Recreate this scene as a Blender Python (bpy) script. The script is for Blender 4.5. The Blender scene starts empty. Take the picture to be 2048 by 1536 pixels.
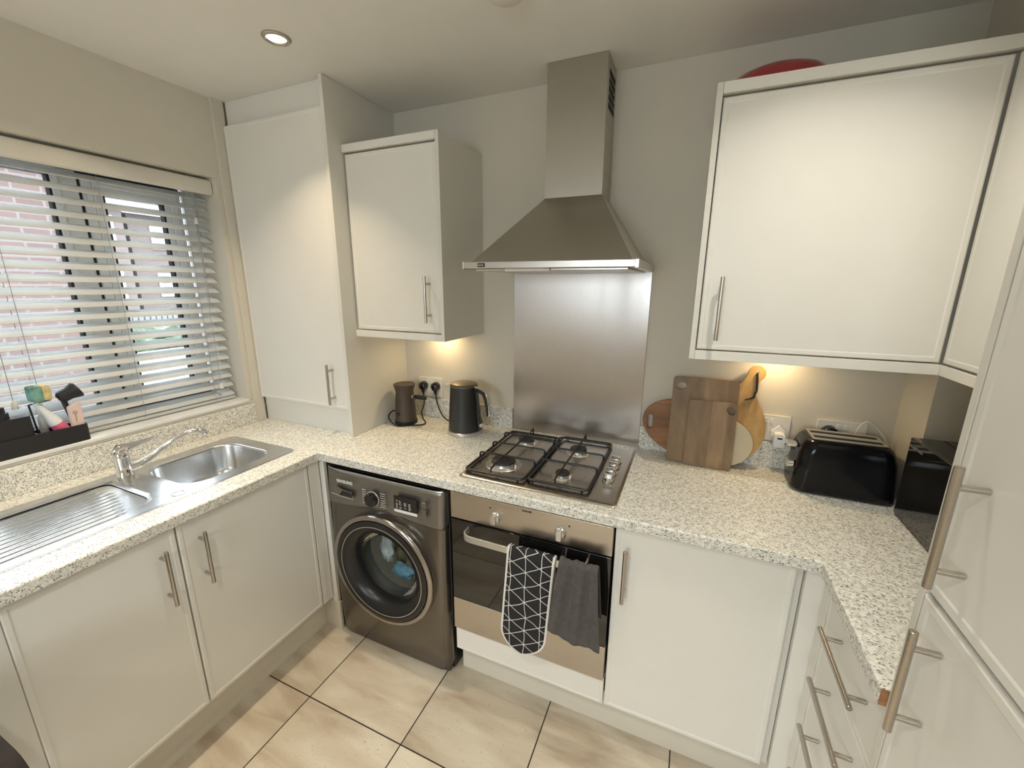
import bpy, bmesh, math, random
from mathutils import Vector, Matrix, geometry, noise
R = math.radians
scene = bpy.context.scene
C = scene.collection
random.seed(7)

# ------------------------------------------------------------------ camera
cam_d = bpy.data.cameras.new('camera')
cam = bpy.data.objects.new('camera', cam_d)
C.objects.link(cam)
_r = Vector((0.91871758, 0.39488391, 0.00497026))
_u = Vector((-0.09672229, 0.21279137, 0.97229863))
_f = Vector((-0.38288745, 0.89374858, -0.23368925))
M = Matrix((( _r.x, _u.x, -_f.x, 2.022), (_r.y, _u.y, -_f.y, -1.80087), (_r.z, _u.z, -_f.z, 1.60369), (0, 0, 0, 1)))
cam.matrix_world = M
cam_d.sensor_fit = 'HORIZONTAL'
cam_d.sensor_width = 36.0
cam_d.lens = 36.0 * 826.254 / 2048
cam_d.clip_start = 0.02
scene.camera = cam

# ------------------------------------------------------------------ world, exposure
scene.view_settings.view_transform = 'Standard'
scene.view_settings.look = 'None'
scene.view_settings.exposure = 0.12
scene.view_settings.gamma = 1.0
scene.view_settings.use_curve_mapping = False
world = bpy.data.worlds.new('overcast_sky')
scene.world = world
world.use_nodes = True
_bg = world.node_tree.nodes['Background']
_bg.inputs[0].default_value = (0.86, 0.93, 1.0, 1)
_tc = world.node_tree.nodes.new('ShaderNodeTexCoord'); _sp = world.node_tree.nodes.new('ShaderNodeSeparateXYZ')
_mr = world.node_tree.nodes.new('ShaderNodeMapRange')          # overcast sky: zenith brighter than the horizon
for _k, _v in ((1, -0.05), (2, 0.9), (3, 8.0), (4, 24.0)): _mr.inputs[_k].default_value = _v
world.node_tree.links.new(_tc.outputs['Generated'], _sp.inputs[0]); world.node_tree.links.new(_sp.outputs[2], _mr.inputs[0])
world.node_tree.links.new(_mr.outputs[0], _bg.inputs[1])

def portal(loc, rot, sx, sy):
    l = bpy.data.lights.new('window_portal', 'AREA'); l.shape = 'RECTANGLE'; l.size = sx; l.size_y = sy
    l.cycles.is_portal = True
    o = bpy.data.objects.new('window_portal', l); o.location = loc; o.rotation_euler = rot; C.objects.link(o)
portal((-0.24, -1.06, 1.55), (0, R(-90), 0), 1.1, 1.3)
portal((1.5, -3.98, 1.675), (R(90), 0, 0), 1.2, 0.95)  # portal for the added window behind the camera

WARM = (1.0, 0.80, 0.55)
SOFT = (1.0, 0.93, 0.80)
def lamp(name, loc, power, col=WARM, size=0.06, spread=R(110)):
    l = bpy.data.lights.new(name, 'AREA'); l.shape = 'DISK'; l.size = size; l.energy = power; l.color = col; l.spread = spread
    o = bpy.data.objects.new(name, l); o.location = loc; C.objects.link(o)
    return o
HC = 2.389          # ceiling height
DOWNLIGHTS = [(0.681, -0.652, 6.5, WARM), (2.30, -0.80, 3.6, SOFT), (0.72, -2.2, 5.0, SOFT), (1.62, -2.05, 6.3, SOFT),
              (2.1, -3.1, 7.0, SOFT), (0.9, -3.3, 6.0, SOFT)]  # last two are unseen lamps added as fill for the room
for i, (x, y, p, c) in enumerate(DOWNLIGHTS):
    lo = lamp('downlight_lamp', (x, y, HC - 0.012), p, c, spread=R(112 if i == 0 else 120))
    if i == 0: lo.rotation_euler = (R(-20), R(6), 0)      # tilt added to weaken its glow on the boiler cupboard

# ------------------------------------------------------------------ materials
def new_mat(name):
    m = bpy.data.materials.new(name); m.use_nodes = True
    nt = m.node_tree
    return m, nt, nt.nodes['Principled BSDF']
def N(nt, t, **kw):
    n = nt.nodes.new(t)
    for k, v in kw.items():
        if k in n.bl_rna.properties.keys(): setattr(n, k, v)
        else: n.inputs[k].default_value = v
    return n
def L(nt, a, b): nt.links.new(a, b)
def coords(nt, scale=(1, 1, 1)):
    tc = N(nt, 'ShaderNodeTexCoord'); mp = N(nt, 'ShaderNodeMapping'); mp.inputs['Scale'].default_value = scale
    L(nt, tc.outputs['Object'], mp.inputs['Vector']); return mp.outputs[0]
def ramp(nt, fac, stops):
    r = N(nt, 'ShaderNodeValToRGB'); e = r.color_ramp.elements
    while len(e) < len(stops): e.new(0.5)
    for k, (p, c) in enumerate(stops): e[k].position = p; e[k].color = (*c, 1) if len(c) == 3 else c
    L(nt, fac, r.inputs[0]); return r.outputs[0]
def math_n(nt, op, a, b=None, c=None):
    n = N(nt, 'ShaderNodeMath', operation=op)
    for k, v in enumerate((a, b, c)):
        if v is None: continue
        if isinstance(v, (int, float)): n.inputs[k].default_value = v
        else: L(nt, v, n.inputs[k])
    return n.outputs[0]
def mixc(nt, f, a, b):
    n = N(nt, 'ShaderNodeMix', data_type='RGBA')
    for s, v in ((n.inputs[0], f), (n.inputs[6], a), (n.inputs[7], b)):
        if isinstance(v, (int, float)): s.default_value = v
        elif isinstance(v, tuple): s.default_value = (*v, 1) if len(v) == 3 else v
        else: L(nt, v, s)
    return n.outputs[2]
def bump(nt, b, h, strength=0.2, dist=0.002):
    n = N(nt, 'ShaderNodeBump'); n.inputs['Strength'].default_value = strength; n.inputs['Distance'].default_value = dist
    L(nt, h, n.inputs['Height']); L(nt, n.outputs[0], b.inputs['Normal'])

def plain(name, col, rough=0.5, metal=0.0, var=0.03, coat=0.0, nscale=12.0, bstr=0.0, bscale=300.0, spec=None):
    m, nt, b = new_mat(name)
    nz = N(nt, 'ShaderNodeTexNoise'); nz.inputs['Scale'].default_value = nscale; L(nt, coords(nt), nz.inputs['Vector'])
    lo = tuple(max(0, c * (1 - var)) for c in col); hi = tuple(min(1, c * (1 + var)) for c in col)
    L(nt, ramp(nt, nz.outputs[0], [(0.3, lo), (0.7, hi)]), b.inputs['Base Color'])
    b.inputs['Roughness'].default_value = rough; b.inputs['Metallic'].default_value = metal
    b.inputs['Coat Weight'].default_value = coat
    if spec is not None: b.inputs['Specular IOR Level'].default_value = spec
    if bstr:
        n2 = N(nt, 'ShaderNodeTexNoise'); n2.inputs['Scale'].default_value = bscale; L(nt, coords(nt), n2.inputs['Vector'])
        bump(nt, b, n2.outputs[0], bstr, 0.001)
    return m
def brushed(name, col, rough=0.3, scale=(1, 1, 1), k=400, smear=0.25, aniso=0.6, metal=1.0):
    m, nt, b = new_mat(name)
    nz = N(nt, 'ShaderNodeTexNoise'); nz.inputs['Scale'].default_value = k; nz.inputs['Detail'].default_value = 3
    L(nt, coords(nt, scale), nz.inputs['Vector'])
    n2 = N(nt, 'ShaderNodeTexNoise'); n2.inputs['Scale'].default_value = k * 0.012; L(nt, coords(nt, scale), n2.inputs['Vector'])
    base = mixc(nt, nz.outputs[0], tuple(c * (1 - 0.12) for c in col), tuple(min(1, c * 1.12) for c in col))
    L(nt, base, b.inputs['Base Color'])
    r = math_n(nt, 'MULTIPLY_ADD', n2.outputs[0], smear, rough - smear * 0.5)
    L(nt, r, b.inputs['Roughness'])
    b.inputs['Metallic'].default_value = metal
    b.inputs['Anisotropic'].default_value = aniso
    bump(nt, b, nz.outputs[0], 0.06, 0.0006)
    return m
def glass(name, tint=(0.95, 0.98, 0.97), rough=0.02, trans=0.9, ior=1.5):
    m, nt, b = new_mat(name)
    out = nt.nodes['Material Output']
    tr = N(nt, 'ShaderNodeBsdfTransparent'); tr.inputs[0].default_value = (*tint, 1)
    gl = N(nt, 'ShaderNodeBsdfGlossy'); gl.inputs['Roughness'].default_value = rough
    fr = N(nt, 'ShaderNodeFresnel'); fr.inputs[0].default_value = ior
    mx = N(nt, 'ShaderNodeMixShader')
    L(nt, math_n(nt, 'MULTIPLY_ADD', fr.outputs[0], 0.9, (1 - trans) * 0.1), mx.inputs[0])
    L(nt, tr.outputs[0], mx.inputs[1]); L(nt, gl.outputs[0], mx.inputs[2]); L(nt, mx.outputs[0], out.inputs[0])
    return m
def emit(name, col, s):
    m, nt, b = new_mat(name)
    b.inputs['Base Color'].default_value = (0.8, 0.8, 0.8, 1)
    b.inputs['Emission Color'].default_value = (*col, 1); b.inputs['Emission Strength'].default_value = s
    return m
def wood(name, dark, light, axis_scale=(3, 3, 40), rough=0.45, plank=None, knots=True):
    """grain runs along the axis with the SMALL scale"""
    m, nt, b = new_mat(name)
    v = coords(nt, axis_scale)
    n1 = N(nt, 'ShaderNodeTexNoise'); n1.inputs['Scale'].default_value = 1.2; n1.inputs['Detail'].default_value = 6; n1.inputs['Distortion'].default_value = 1.2
    L(nt, v, n1.inputs['Vector'])
    n2 = N(nt, 'ShaderNodeTexNoise'); n2.inputs['Scale'].default_value = 6; n2.inputs['Detail'].default_value = 4
    L(nt, v, n2.inputs['Vector'])
    f = math_n(nt, 'MULTIPLY_ADD', n2.outputs[0], 0.35, math_n(nt, 'MULTIPLY', n1.outputs[0], 0.75))
    col = ramp(nt, f, [(0.32, dark), (0.5, tuple((a + c) / 2 for a, c in zip(dark, light))), (0.68, light)])
    if plank:
        tc = N(nt, 'ShaderNodeTexCoord'); sp = N(nt, 'ShaderNodeSeparateXYZ'); L(nt, tc.outputs['Object'], sp.inputs[0])
        k = math_n(nt, 'FLOOR', math_n(nt, 'DIVIDE', sp.outputs[plank[0]], plank[1]))
        wn = N(nt, 'ShaderNodeTexWhiteNoise', noise_dimensions='1D'); L(nt, k, wn.inputs['W'])
        col2 = N(nt, 'ShaderNodeHueSaturation'); L(nt, col, col2.inputs['Color'])
        L(nt, math_n(nt, 'MULTIPLY_ADD', wn.outputs[0], 0.55, 0.72), col2.inputs['Value'])
        col = col2.outputs[0]
    L(nt, col, b.inputs['Base Color']); b.inputs['Roughness'].default_value = rough
    bump(nt, b, n2.outputs[0], 0.1, 0.001)
    return m

def mat_granite():
    m, nt, b = new_mat('speckled_laminate')
    v = coords(nt)
    nz = N(nt, 'ShaderNodeTexNoise'); nz.inputs['Scale'].default_value = 90; nz.inputs['Detail'].default_value = 6; L(nt, v, nz.inputs['Vector'])
    base = ramp(nt, nz.outputs[0], [(0.30, (0.58, 0.575, 0.53)), (0.5, (0.78, 0.775, 0.715)), (0.70, (0.90, 0.89, 0.83))])
    vo = N(nt, 'ShaderNodeTexVoronoi'); vo.inputs['Scale'].default_value = 270; vo.inputs['Randomness'].default_value = 1
    mp = coords(nt, (0.62, 1.0, 1)); nd = N(nt, 'ShaderNodeTexNoise'); nd.inputs['Scale'].default_value = 120; L(nt, v, nd.inputs['Vector'])
    va = N(nt, 'ShaderNodeVectorMath', operation='MULTIPLY_ADD'); L(nt, nd.outputs['Color'], va.inputs[0]); va.inputs[1].default_value = (0.007, 0.007, 0.007); L(nt, mp, va.inputs[2])
    L(nt, va.outputs[0], vo.inputs['Vector'])
    sp = N(nt, 'ShaderNodeSeparateColor'); L(nt, vo.outputs['Color'], sp.inputs[0])
    near = math_n(nt, 'LESS_THAN', vo.outputs['Distance'], 0.46)
    dark = math_n(nt, 'MULTIPLY', near, math_n(nt, 'GREATER_THAN', sp.outputs[0], 0.72))
    grey = math_n(nt, 'MULTIPLY', near, math_n(nt, 'LESS_THAN', sp.outputs[0], 0.32))
    c = mixc(nt, math_n(nt, 'MULTIPLY', grey, 0.55), base, (0.36, 0.35, 0.32))
    c = mixc(nt, math_n(nt, 'MULTIPLY', dark, 0.8), c, (0.09, 0.085, 0.078))
    L(nt, c, b.inputs['Base Color']); b.inputs['Roughness'].default_value = 0.38
    return m
def mat_tiles():
    m, nt, b = new_mat('stone_floor_tiles')
    tc = N(nt, 'ShaderNodeTexCoord'); sp = N(nt, 'ShaderNodeSeparateXYZ'); L(nt, tc.outputs['Object'], sp.inputs[0])
    T = 0.4438
    def cell(o, off):
        u = math_n(nt, 'DIVIDE', math_n(nt, 'SUBTRACT', o, off), T)
        fr = math_n(nt, 'FRACT', u)
        d = math_n(nt, 'MINIMUM', fr, math_n(nt, 'SUBTRACT', 1.0, fr))
        return math_n(nt, 'FLOOR', u), math_n(nt, 'LESS_THAN', d, 0.0022 / T)
    kx, gx = cell(sp.outputs[0], 0.770 - 10 * T); ky, gy = cell(sp.outputs[1], -0.911 - 10 * T)
    g = math_n(nt, 'MAXIMUM', gx, gy)
    cb = N(nt, 'ShaderNodeCombineXYZ'); L(nt, kx, cb.inputs[0]); L(nt, ky, cb.inputs[1])
    wn = N(nt, 'ShaderNodeTexWhiteNoise', noise_dimensions='3D'); L(nt, cb.outputs[0], wn.inputs['Vector'])
    off = N(nt, 'ShaderNodeVectorMath', operation='MULTIPLY_ADD'); L(nt, wn.outputs['Color'], off.inputs[0]); off.inputs[1].default_value = (7, 7, 7); L(nt, tc.outputs['Object'], off.inputs[2])
    mp = N(nt, 'ShaderNodeMapping'); mp.inputs['Rotation'].default_value = (0, 0, R(38)); mp.inputs['Scale'].default_value = (2.2, 8, 1); L(nt, off.outputs[0], mp.inputs[0])
    n1 = N(nt, 'ShaderNodeTexNoise'); n1.inputs['Scale'].default_value = 1.3; n1.inputs['Detail'].default_value = 7; n1.inputs['Distortion'].default_value = 0.6; L(nt, mp.outputs[0], n1.inputs['Vector'])
    n2 = N(nt, 'ShaderNodeTexNoise'); n2.inputs['Scale'].default_value = 130; n2.inputs['Detail'].default_value = 5; L(nt, off.outputs[0], n2.inputs['Vector'])
    col = ramp(nt, n1.outputs[0], [(0.30, (0.40, 0.315, 0.225)), (0.48, (0.55, 0.475, 0.37)), (0.60, (0.61, 0.545, 0.435)), (0.75, (0.67, 0.62, 0.52))])
    col = mixc(nt, math_n(nt, 'MULTIPLY', math_n(nt, 'GREATER_THAN', n2.outputs[0], 0.66), 0.45), col, (0.28, 0.20, 0.13))
    hs = N(nt, 'ShaderNodeHueSaturation'); L(nt, col, hs.inputs['Color']); L(nt, math_n(nt, 'MULTIPLY_ADD', wn.outputs[0], 0.14, 0.93), hs.inputs['Value'])
    L(nt, mixc(nt, g, hs.outputs[0], (0.014, 0.011, 0.009)), b.inputs['Base Color'])
    b.inputs['Roughness'].default_value = 0.42
    bump(nt, b, math_n(nt, 'MULTIPLY_ADD', n2.outputs[0], 0.2, math_n(nt, 'SUBTRACT', 1.0, g)), 0.35, 0.002)
    return m
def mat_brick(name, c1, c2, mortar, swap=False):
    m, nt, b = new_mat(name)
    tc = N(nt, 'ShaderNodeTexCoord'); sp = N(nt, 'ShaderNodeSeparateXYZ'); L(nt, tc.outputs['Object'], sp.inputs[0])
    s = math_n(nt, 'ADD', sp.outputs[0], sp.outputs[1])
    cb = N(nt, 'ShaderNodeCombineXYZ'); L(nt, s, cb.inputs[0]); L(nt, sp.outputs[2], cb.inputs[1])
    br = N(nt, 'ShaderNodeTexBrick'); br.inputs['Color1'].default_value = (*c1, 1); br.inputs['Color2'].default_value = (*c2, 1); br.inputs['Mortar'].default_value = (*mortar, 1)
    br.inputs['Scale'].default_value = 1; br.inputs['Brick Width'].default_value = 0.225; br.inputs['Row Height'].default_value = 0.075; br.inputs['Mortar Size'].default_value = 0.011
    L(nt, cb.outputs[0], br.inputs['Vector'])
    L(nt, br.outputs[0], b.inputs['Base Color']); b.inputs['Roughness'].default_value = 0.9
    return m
def mat_lines():
    """black cotton with thin white triangle line print"""
    m, nt, b = new_mat('black_triangle_print')
    tc = N(nt, 'ShaderNodeTexCoord')
    nz = N(nt, 'ShaderNodeTexNoise'); nz.inputs['Scale'].default_value = 9; L(nt, tc.outputs['Object'], nz.inputs['Vector'])
    va = N(nt, 'ShaderNodeVectorMath', operation='MULTIPLY_ADD'); L(nt, nz.outputs['Color'], va.inputs[0]); va.inputs[1].default_value = (0.022, 0, 0.022); L(nt, tc.outputs['Object'], va.inputs[2])
    sp = N(nt, 'ShaderNodeSeparateXYZ'); L(nt, va.outputs[0], sp.inputs[0])
    def line(ax, az, s, w):
        u = math_n(nt, 'ADD', math_n(nt, 'MULTIPLY', sp.outputs[0], ax), math_n(nt, 'MULTIPLY', sp.outputs[2], az))
        f = math_n(nt, 'FRACT', math_n(nt, 'DIVIDE', u, s))
        return math_n(nt, 'LESS_THAN', math_n(nt, 'MINIMUM', f, math_n(nt, 'SUBTRACT', 1.0, f)), w / s)
    a = line(1, 0, 0.056, 0.0011); c = line(0.5, 0.866, 0.0485, 0.0011); d = line(-0.5, 0.866, 0.0485, 0.0011)
    g = math_n(nt, 'MAXIMUM', a, math_n(nt, 'MAXIMUM', c, d))
    L(nt, mixc(nt, g, (0.012, 0.012, 0.013), (0.7, 0.7, 0.68)), b.inputs['Base Color']); b.inputs['Roughness'].default_value = 0.85
    return m

def mat_slat():
    m = plain('white_blind_slat', (0.82, 0.83, 0.82), 0.4, var=0.015); nt = m.node_tree
    b = nt.nodes['Principled BSDF']; out = nt.nodes['Material Output']
    tr = N(nt, 'ShaderNodeBsdfTranslucent'); tr.inputs[0].default_value = (0.80, 0.83, 0.84, 1)
    mx = N(nt, 'ShaderNodeMixShader'); mx.inputs[0].default_value = 0.42
    L(nt, b.outputs[0], mx.inputs[1]); L(nt, tr.outputs[0], mx.inputs[2]); L(nt, mx.outputs[0], out.inputs[0])
    return m
MT = dict(
    wall=plain('cream_wall_paint', (0.67, 0.635, 0.55), 0.75, var=0.01, bstr=0.05, bscale=250),
    ceil=plain('ceiling_paint', (0.80, 0.785, 0.74), 0.8, var=0.01),
    white=plain('white_cabinet_vinyl', (0.79, 0.78, 0.735), 0.30, var=0.008),
    carcass=plain('white_cabinet_side', (0.73, 0.72, 0.665), 0.42, var=0.008),
    plinth=plain('plinth_white', (0.70, 0.67, 0.59), 0.4, var=0.01),
    upvc=plain('white_upvc', (0.80, 0.82, 0.82), 0.3, var=0.01),
    slat=mat_slat(),
    valance=plain('cream_valance', (0.72, 0.69, 0.62), 0.5, var=0.03),
    sill=plain('sill_tile', (0.78, 0.79, 0.78), 0.22, var=0.04, nscale=9),
    gasket=plain('black_gasket', (0.015, 0.017, 0.022), 0.5),
    dark=plain('dark_void', (0.012, 0.012, 0.012), 0.8),
    granite=mat_granite(), tiles=mat_tiles(),
    chip=wood('chipboard', (0.22, 0.10, 0.04), (0.42, 0.22, 0.10), (40, 40, 40)),
    steel=brushed('brushed_steel', (0.58, 0.55, 0.50), 0.30, (1, 1, 30), 60),
    steelh=brushed('brushed_steel_horizontal', (0.55, 0.51, 0.46), 0.30, (1, 1, 40), 60),
    hoodm=brushed('hood_steel', (0.50, 0.48, 0.43), 0.36, (2, 2, 40), 50),
    splash=brushed('splashback_steel', (0.52, 0.49, 0.47), 0.33, (30, 30, 1.0), 22, smear=0.22, aniso=0.7),
    sink=plain('sink_steel', (0.68, 0.69, 0.70), 0.24, 1.0, var=0.04, nscale=40),
    hobm=brushed('hob_steel', (0.47, 0.43, 0.38), 0.27, (40, 2, 2), 40, smear=0.1, aniso=0.4),
    nickel=brushed('brushed_nickel', (0.50, 0.46, 0.41), 0.28, (1, 1, 1), 200, smear=0.05, aniso=0.5),
    chrome=plain('chrome', (0.78, 0.78, 0.79), 0.07, 1.0),
    silver=plain('silver_plastic', (0.62, 0.61, 0.58), 0.28, 0.8),
    iron=plain('black_enamel', (0.012, 0.012, 0.013), 0.35, bstr=0.1),
    cap=plain('burner_cap_black', (0.02, 0.02, 0.02), 0.5),
    alu=plain('burner_aluminium', (0.62, 0.60, 0.57), 0.35, 1.0),
    gloss=plain('gloss_black', (0.006, 0.006, 0.007), 0.08, coat=0.3),
    blackglass=plain('black_oven_glass', (0.010, 0.009, 0.008), 0.04, coat=0.5),
    toastm=plain('toaster_black', (0.006, 0.006, 0.008), 0.15, spec=0.3),
    matte=plain('matte_black', (0.012, 0.012, 0.015), 0.55),
    rubber=plain('black_rubber', (0.02, 0.02, 0.02), 0.7),
    washer=plain('graphite_inox', (0.17, 0.155, 0.135), 0.20, 0.85, var=0.02),
    washtop=plain('graphite_panel', (0.25, 0.235, 0.215), 0.34, 0.8, var=0.03),
    washside=plain('washer_side_black', (0.012, 0.012, 0.014), 0.3),
    drum=plain('drum_steel', (0.70, 0.69, 0.65), 0.35, 0.9),
    bellows=plain('grey_rubber_bellows', (0.06, 0.065, 0.07), 0.5),
    doorglass=glass('washer_door_glass', (0.88, 0.90, 0.88), ior=1.18, trans=1.0),
    pane=glass('window_glass', (0.97, 0.99, 0.99)),
    kettle=plain('kettle_graphite', (0.055, 0.058, 0.060), 0.36, 0.7, var=0.05),
    kettlelid=plain('kettle_lid_steel', (0.20, 0.18, 0.14), 0.35, 0.9),
    froth=plain('frother_brown_grey', (0.085, 0.065, 0.055), 0.42, 0.3, var=0.06),
    socket=plain('socket_white', (0.78, 0.77, 0.72), 0.3),
    plug=plain('plug_white', (0.85, 0.85, 0.84), 0.3),
    red=plain('red_glaze', (0.33, 0.006, 0.015), 0.14, coat=0.5),
    towel=plain('charcoal_towel', (0.085, 0.078, 0.075), 0.95, var=0.12, nscale=60, bstr=0.6, bscale=900),
    trimw=plain('white_binding', (0.72, 0.69, 0.66), 0.9, bstr=0.3, bscale=700),
    glove=mat_lines(),
    lamp=emit('lamp_lens', (1.0, 0.83, 0.55), 14.0),
    puck=emit('cabinet_light_lens', (1.0, 0.72, 0.36), 8.0),
    lens=plain('frosted_lens', (0.72, 0.70, 0.66), 0.3),
    board1=wood('acacia', (0.17, 0.095, 0.042), (0.40, 0.265, 0.135), (5, 5, 2.0), plank=(0, 0.078)),
    board2=wood('acacia_dark', (0.17, 0.095, 0.045), (0.42, 0.28, 0.155), (6, 6, 1.6), plank=(0, 0.055)),
    board3=wood('walnut_board', (0.20, 0.075, 0.025), (0.42, 0.20, 0.085), (1.2, 6, 9), plank=(2, 0.11)),
    bamboo=wood('golden_bamboo', (0.34, 0.19, 0.055), (0.58, 0.37, 0.14), (14, 3, 4)),
    cream=plain('cream_board', (0.66, 0.58, 0.42), 0.55, var=0.05),
    cord=plain('black_cord', (0.01, 0.009, 0.009), 0.7),
    wcord=plain('white_cord', (0.74, 0.74, 0.70), 0.6),
    cord_backlit=plain('backlit_grey_cord', (0.30, 0.30, 0.29), 0.7),  # blind cords darkened in colour to look backlit
    sponge_g=plain('sponge_green', (0.12, 0.26, 0.22), 0.9, var=0.8, nscale=25, bstr=0.5),
    sponge_y=plain('sponge_yellow', (0.58, 0.48, 0.25), 0.95, var=0.2, nscale=60, bstr=0.6),
    clear=plain('bottle_frosted', (0.74, 0.78, 0.82), 0.15),
    pink=plain('pink_label', (0.72, 0.14, 0.24), 0.4),
    blush=plain('blush_plastic', (0.70, 0.56, 0.53), 0.4, var=0.05),
    gold=plain('gold_print', (0.60, 0.36, 0.14), 0.3, 0.8),
    garmentA=plain('pale_blue_cloth', (0.50, 0.58, 0.62), 0.9, var=0.2, nscale=20),
    garmentB=plain('olive_cloth', (0.16, 0.155, 0.075), 0.9, var=0.3, nscale=20),
    garmentC=plain('blue_cloth', (0.14, 0.32, 0.46), 0.9, var=0.3, nscale=20),
    ink=plain('printed_ink', (0.03, 0.03, 0.03), 0.5),
    print_w=plain('printed_white', (0.80, 0.80, 0.78), 0.5),
    print_d=plain('printed_dark_grey', (0.20, 0.20, 0.20), 0.4),
    print_g=plain('printed_grey', (0.48, 0.46, 0.43), 0.5),
    chair=plain('dark_brown_fabric', (0.014, 0.008, 0.005), 0.9, var=0.3, nscale=60, bstr=0.5),
    chairleg=plain('black_steel_leg', (0.02, 0.02, 0.02), 0.4),
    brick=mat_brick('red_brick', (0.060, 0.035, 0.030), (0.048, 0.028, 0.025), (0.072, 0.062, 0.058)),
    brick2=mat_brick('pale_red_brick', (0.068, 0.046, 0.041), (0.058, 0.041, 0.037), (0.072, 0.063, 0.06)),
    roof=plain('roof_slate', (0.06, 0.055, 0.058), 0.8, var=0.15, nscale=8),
    paving=plain('pale_paving', (0.30, 0.31, 0.32), 0.9, var=0.1, nscale=3),
    fence=plain('painted_fence', (0.09, 0.09, 0.088), 0.8),
    hedge=plain('hedge_green', (0.035, 0.05, 0.03), 0.9, var=0.6, nscale=12),
    darkglass=plain('house_window_glass', (0.10, 0.12, 0.14), 0.1),
)

# ------------------------------------------------------------------ mesh helpers
def box(bm, x0, x1, y0, y1, z0, z1):
    if x0 > x1: x0, x1 = x1, x0
    if y0 > y1: y0, y1 = y1, y0
    if z0 > z1: z0, z1 = z1, z0
    v = [bm.verts.new((x, y, z)) for z in (z0, z1) for y in (y0, y1) for x in (x0, x1)]
    for f in ((0, 2, 3, 1), (4, 5, 7, 6), (0, 1, 5, 4), (2, 6, 7, 3), (0, 4, 6, 2), (1, 3, 7, 5)):
        bm.faces.new([v[i] for i in f])
    return v
def frame_of(d):
    d = d.normalized(); a = Vector((0, 0, 1)) if abs(d.z) < 0.9 else Vector((1, 0, 0))
    u = d.cross(a).normalized(); return u, d.cross(u).normalized()
def tube(bm, pts, r, seg=10, closed=False, caps=True, sx=1.0):
    pts = [Vector(p) for p in pts]; n = len(pts); rings = []
    rr = r if isinstance(r, (list, tuple)) else [r] * n
    u = None
    for i, p in enumerate(pts):
        if closed: d = pts[(i + 1) % n] - pts[i - 1]
        else: d = pts[min(i + 1, n - 1)] - pts[max(i - 1, 0)]
        d.normalize()
        if u is None: u, w = frame_of(d)
        else:
            u = (u - d * u.dot(d)).normalized(); w = d.cross(u).normalized()
        rings.append([bm.verts.new(p + u * math.cos(2 * math.pi * k / seg) * rr[i] * sx + w * math.sin(2 * math.pi * k / seg) * rr[i]) for k in range(seg)])
    m = n if closed else n - 1
    for i in range(m):
        a, b = rings[i], rings[(i + 1) % n]
        for k in range(seg): bm.faces.new((a[k], a[(k + 1) % seg], b[(k + 1) % seg], b[k]))
    if caps and not closed:
        bm.faces.new(rings[0][::-1]); bm.faces.new(rings[-1])
def cyl(bm, p0, p1, r, seg=24): tube(bm, [p0, p1], r, seg)
def lathe(bm, prof, c=(0, 0, 0), seg=40, axis='z', cap0=True, cap1=True, sy=1.0):
    rings = []
    for (r, h) in prof:
        ring = []
        for k in range(seg):
            a = 2 * math.pi * k / seg; q, s = r * math.cos(a), r * math.sin(a) * sy
            if axis == 'z': p = (c[0] + q, c[1] + s, c[2] + h)
            elif axis == 'y': p = (c[0] + q, c[1] + h, c[2] + s)
            else: p = (c[0] + h, c[1] + q, c[2] + s)
            ring.append(bm.verts.new(p))
        rings.append(ring)
    for a, b in zip(rings, rings[1:]):
        for k in range(seg): bm.faces.new((a[k], a[(k + 1) % seg], b[(k + 1) % seg], b[k]))
    if cap0: bm.faces.new(rings[0][::-1])
    if cap1: bm.faces.new(rings[-1])
def rrect(u0, u1, v0, v1, r, seg=6):
    P = []
    rs = r if isinstance(r, (list, tuple)) else (r,) * 4
    for (cx, cy, a0), q in zip(((u1, v1, 0), (u0, v1, 90), (u0, v0, 180), (u1, v0, 270)), rs):
        sx = -1 if cx == u1 else 1; sy = -1 if cy == v1 else 1
        for k in range(seg + 1):
            a = R(a0 + 90 * k / seg); P.append((cx + sx * q + q * math.cos(a), cy + sy * q + q * math.sin(a)))
    return P
def ell(cx, cy, a, b, n=32, rot=0):
    return [(cx + a * math.cos(t) * math.cos(rot) - b * math.sin(t) * math.sin(rot), cy + a * math.cos(t) * math.sin(rot) + b * math.sin(t) * math.cos(rot)) for t in [2 * math.pi * k / n for k in range(n)]]
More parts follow.
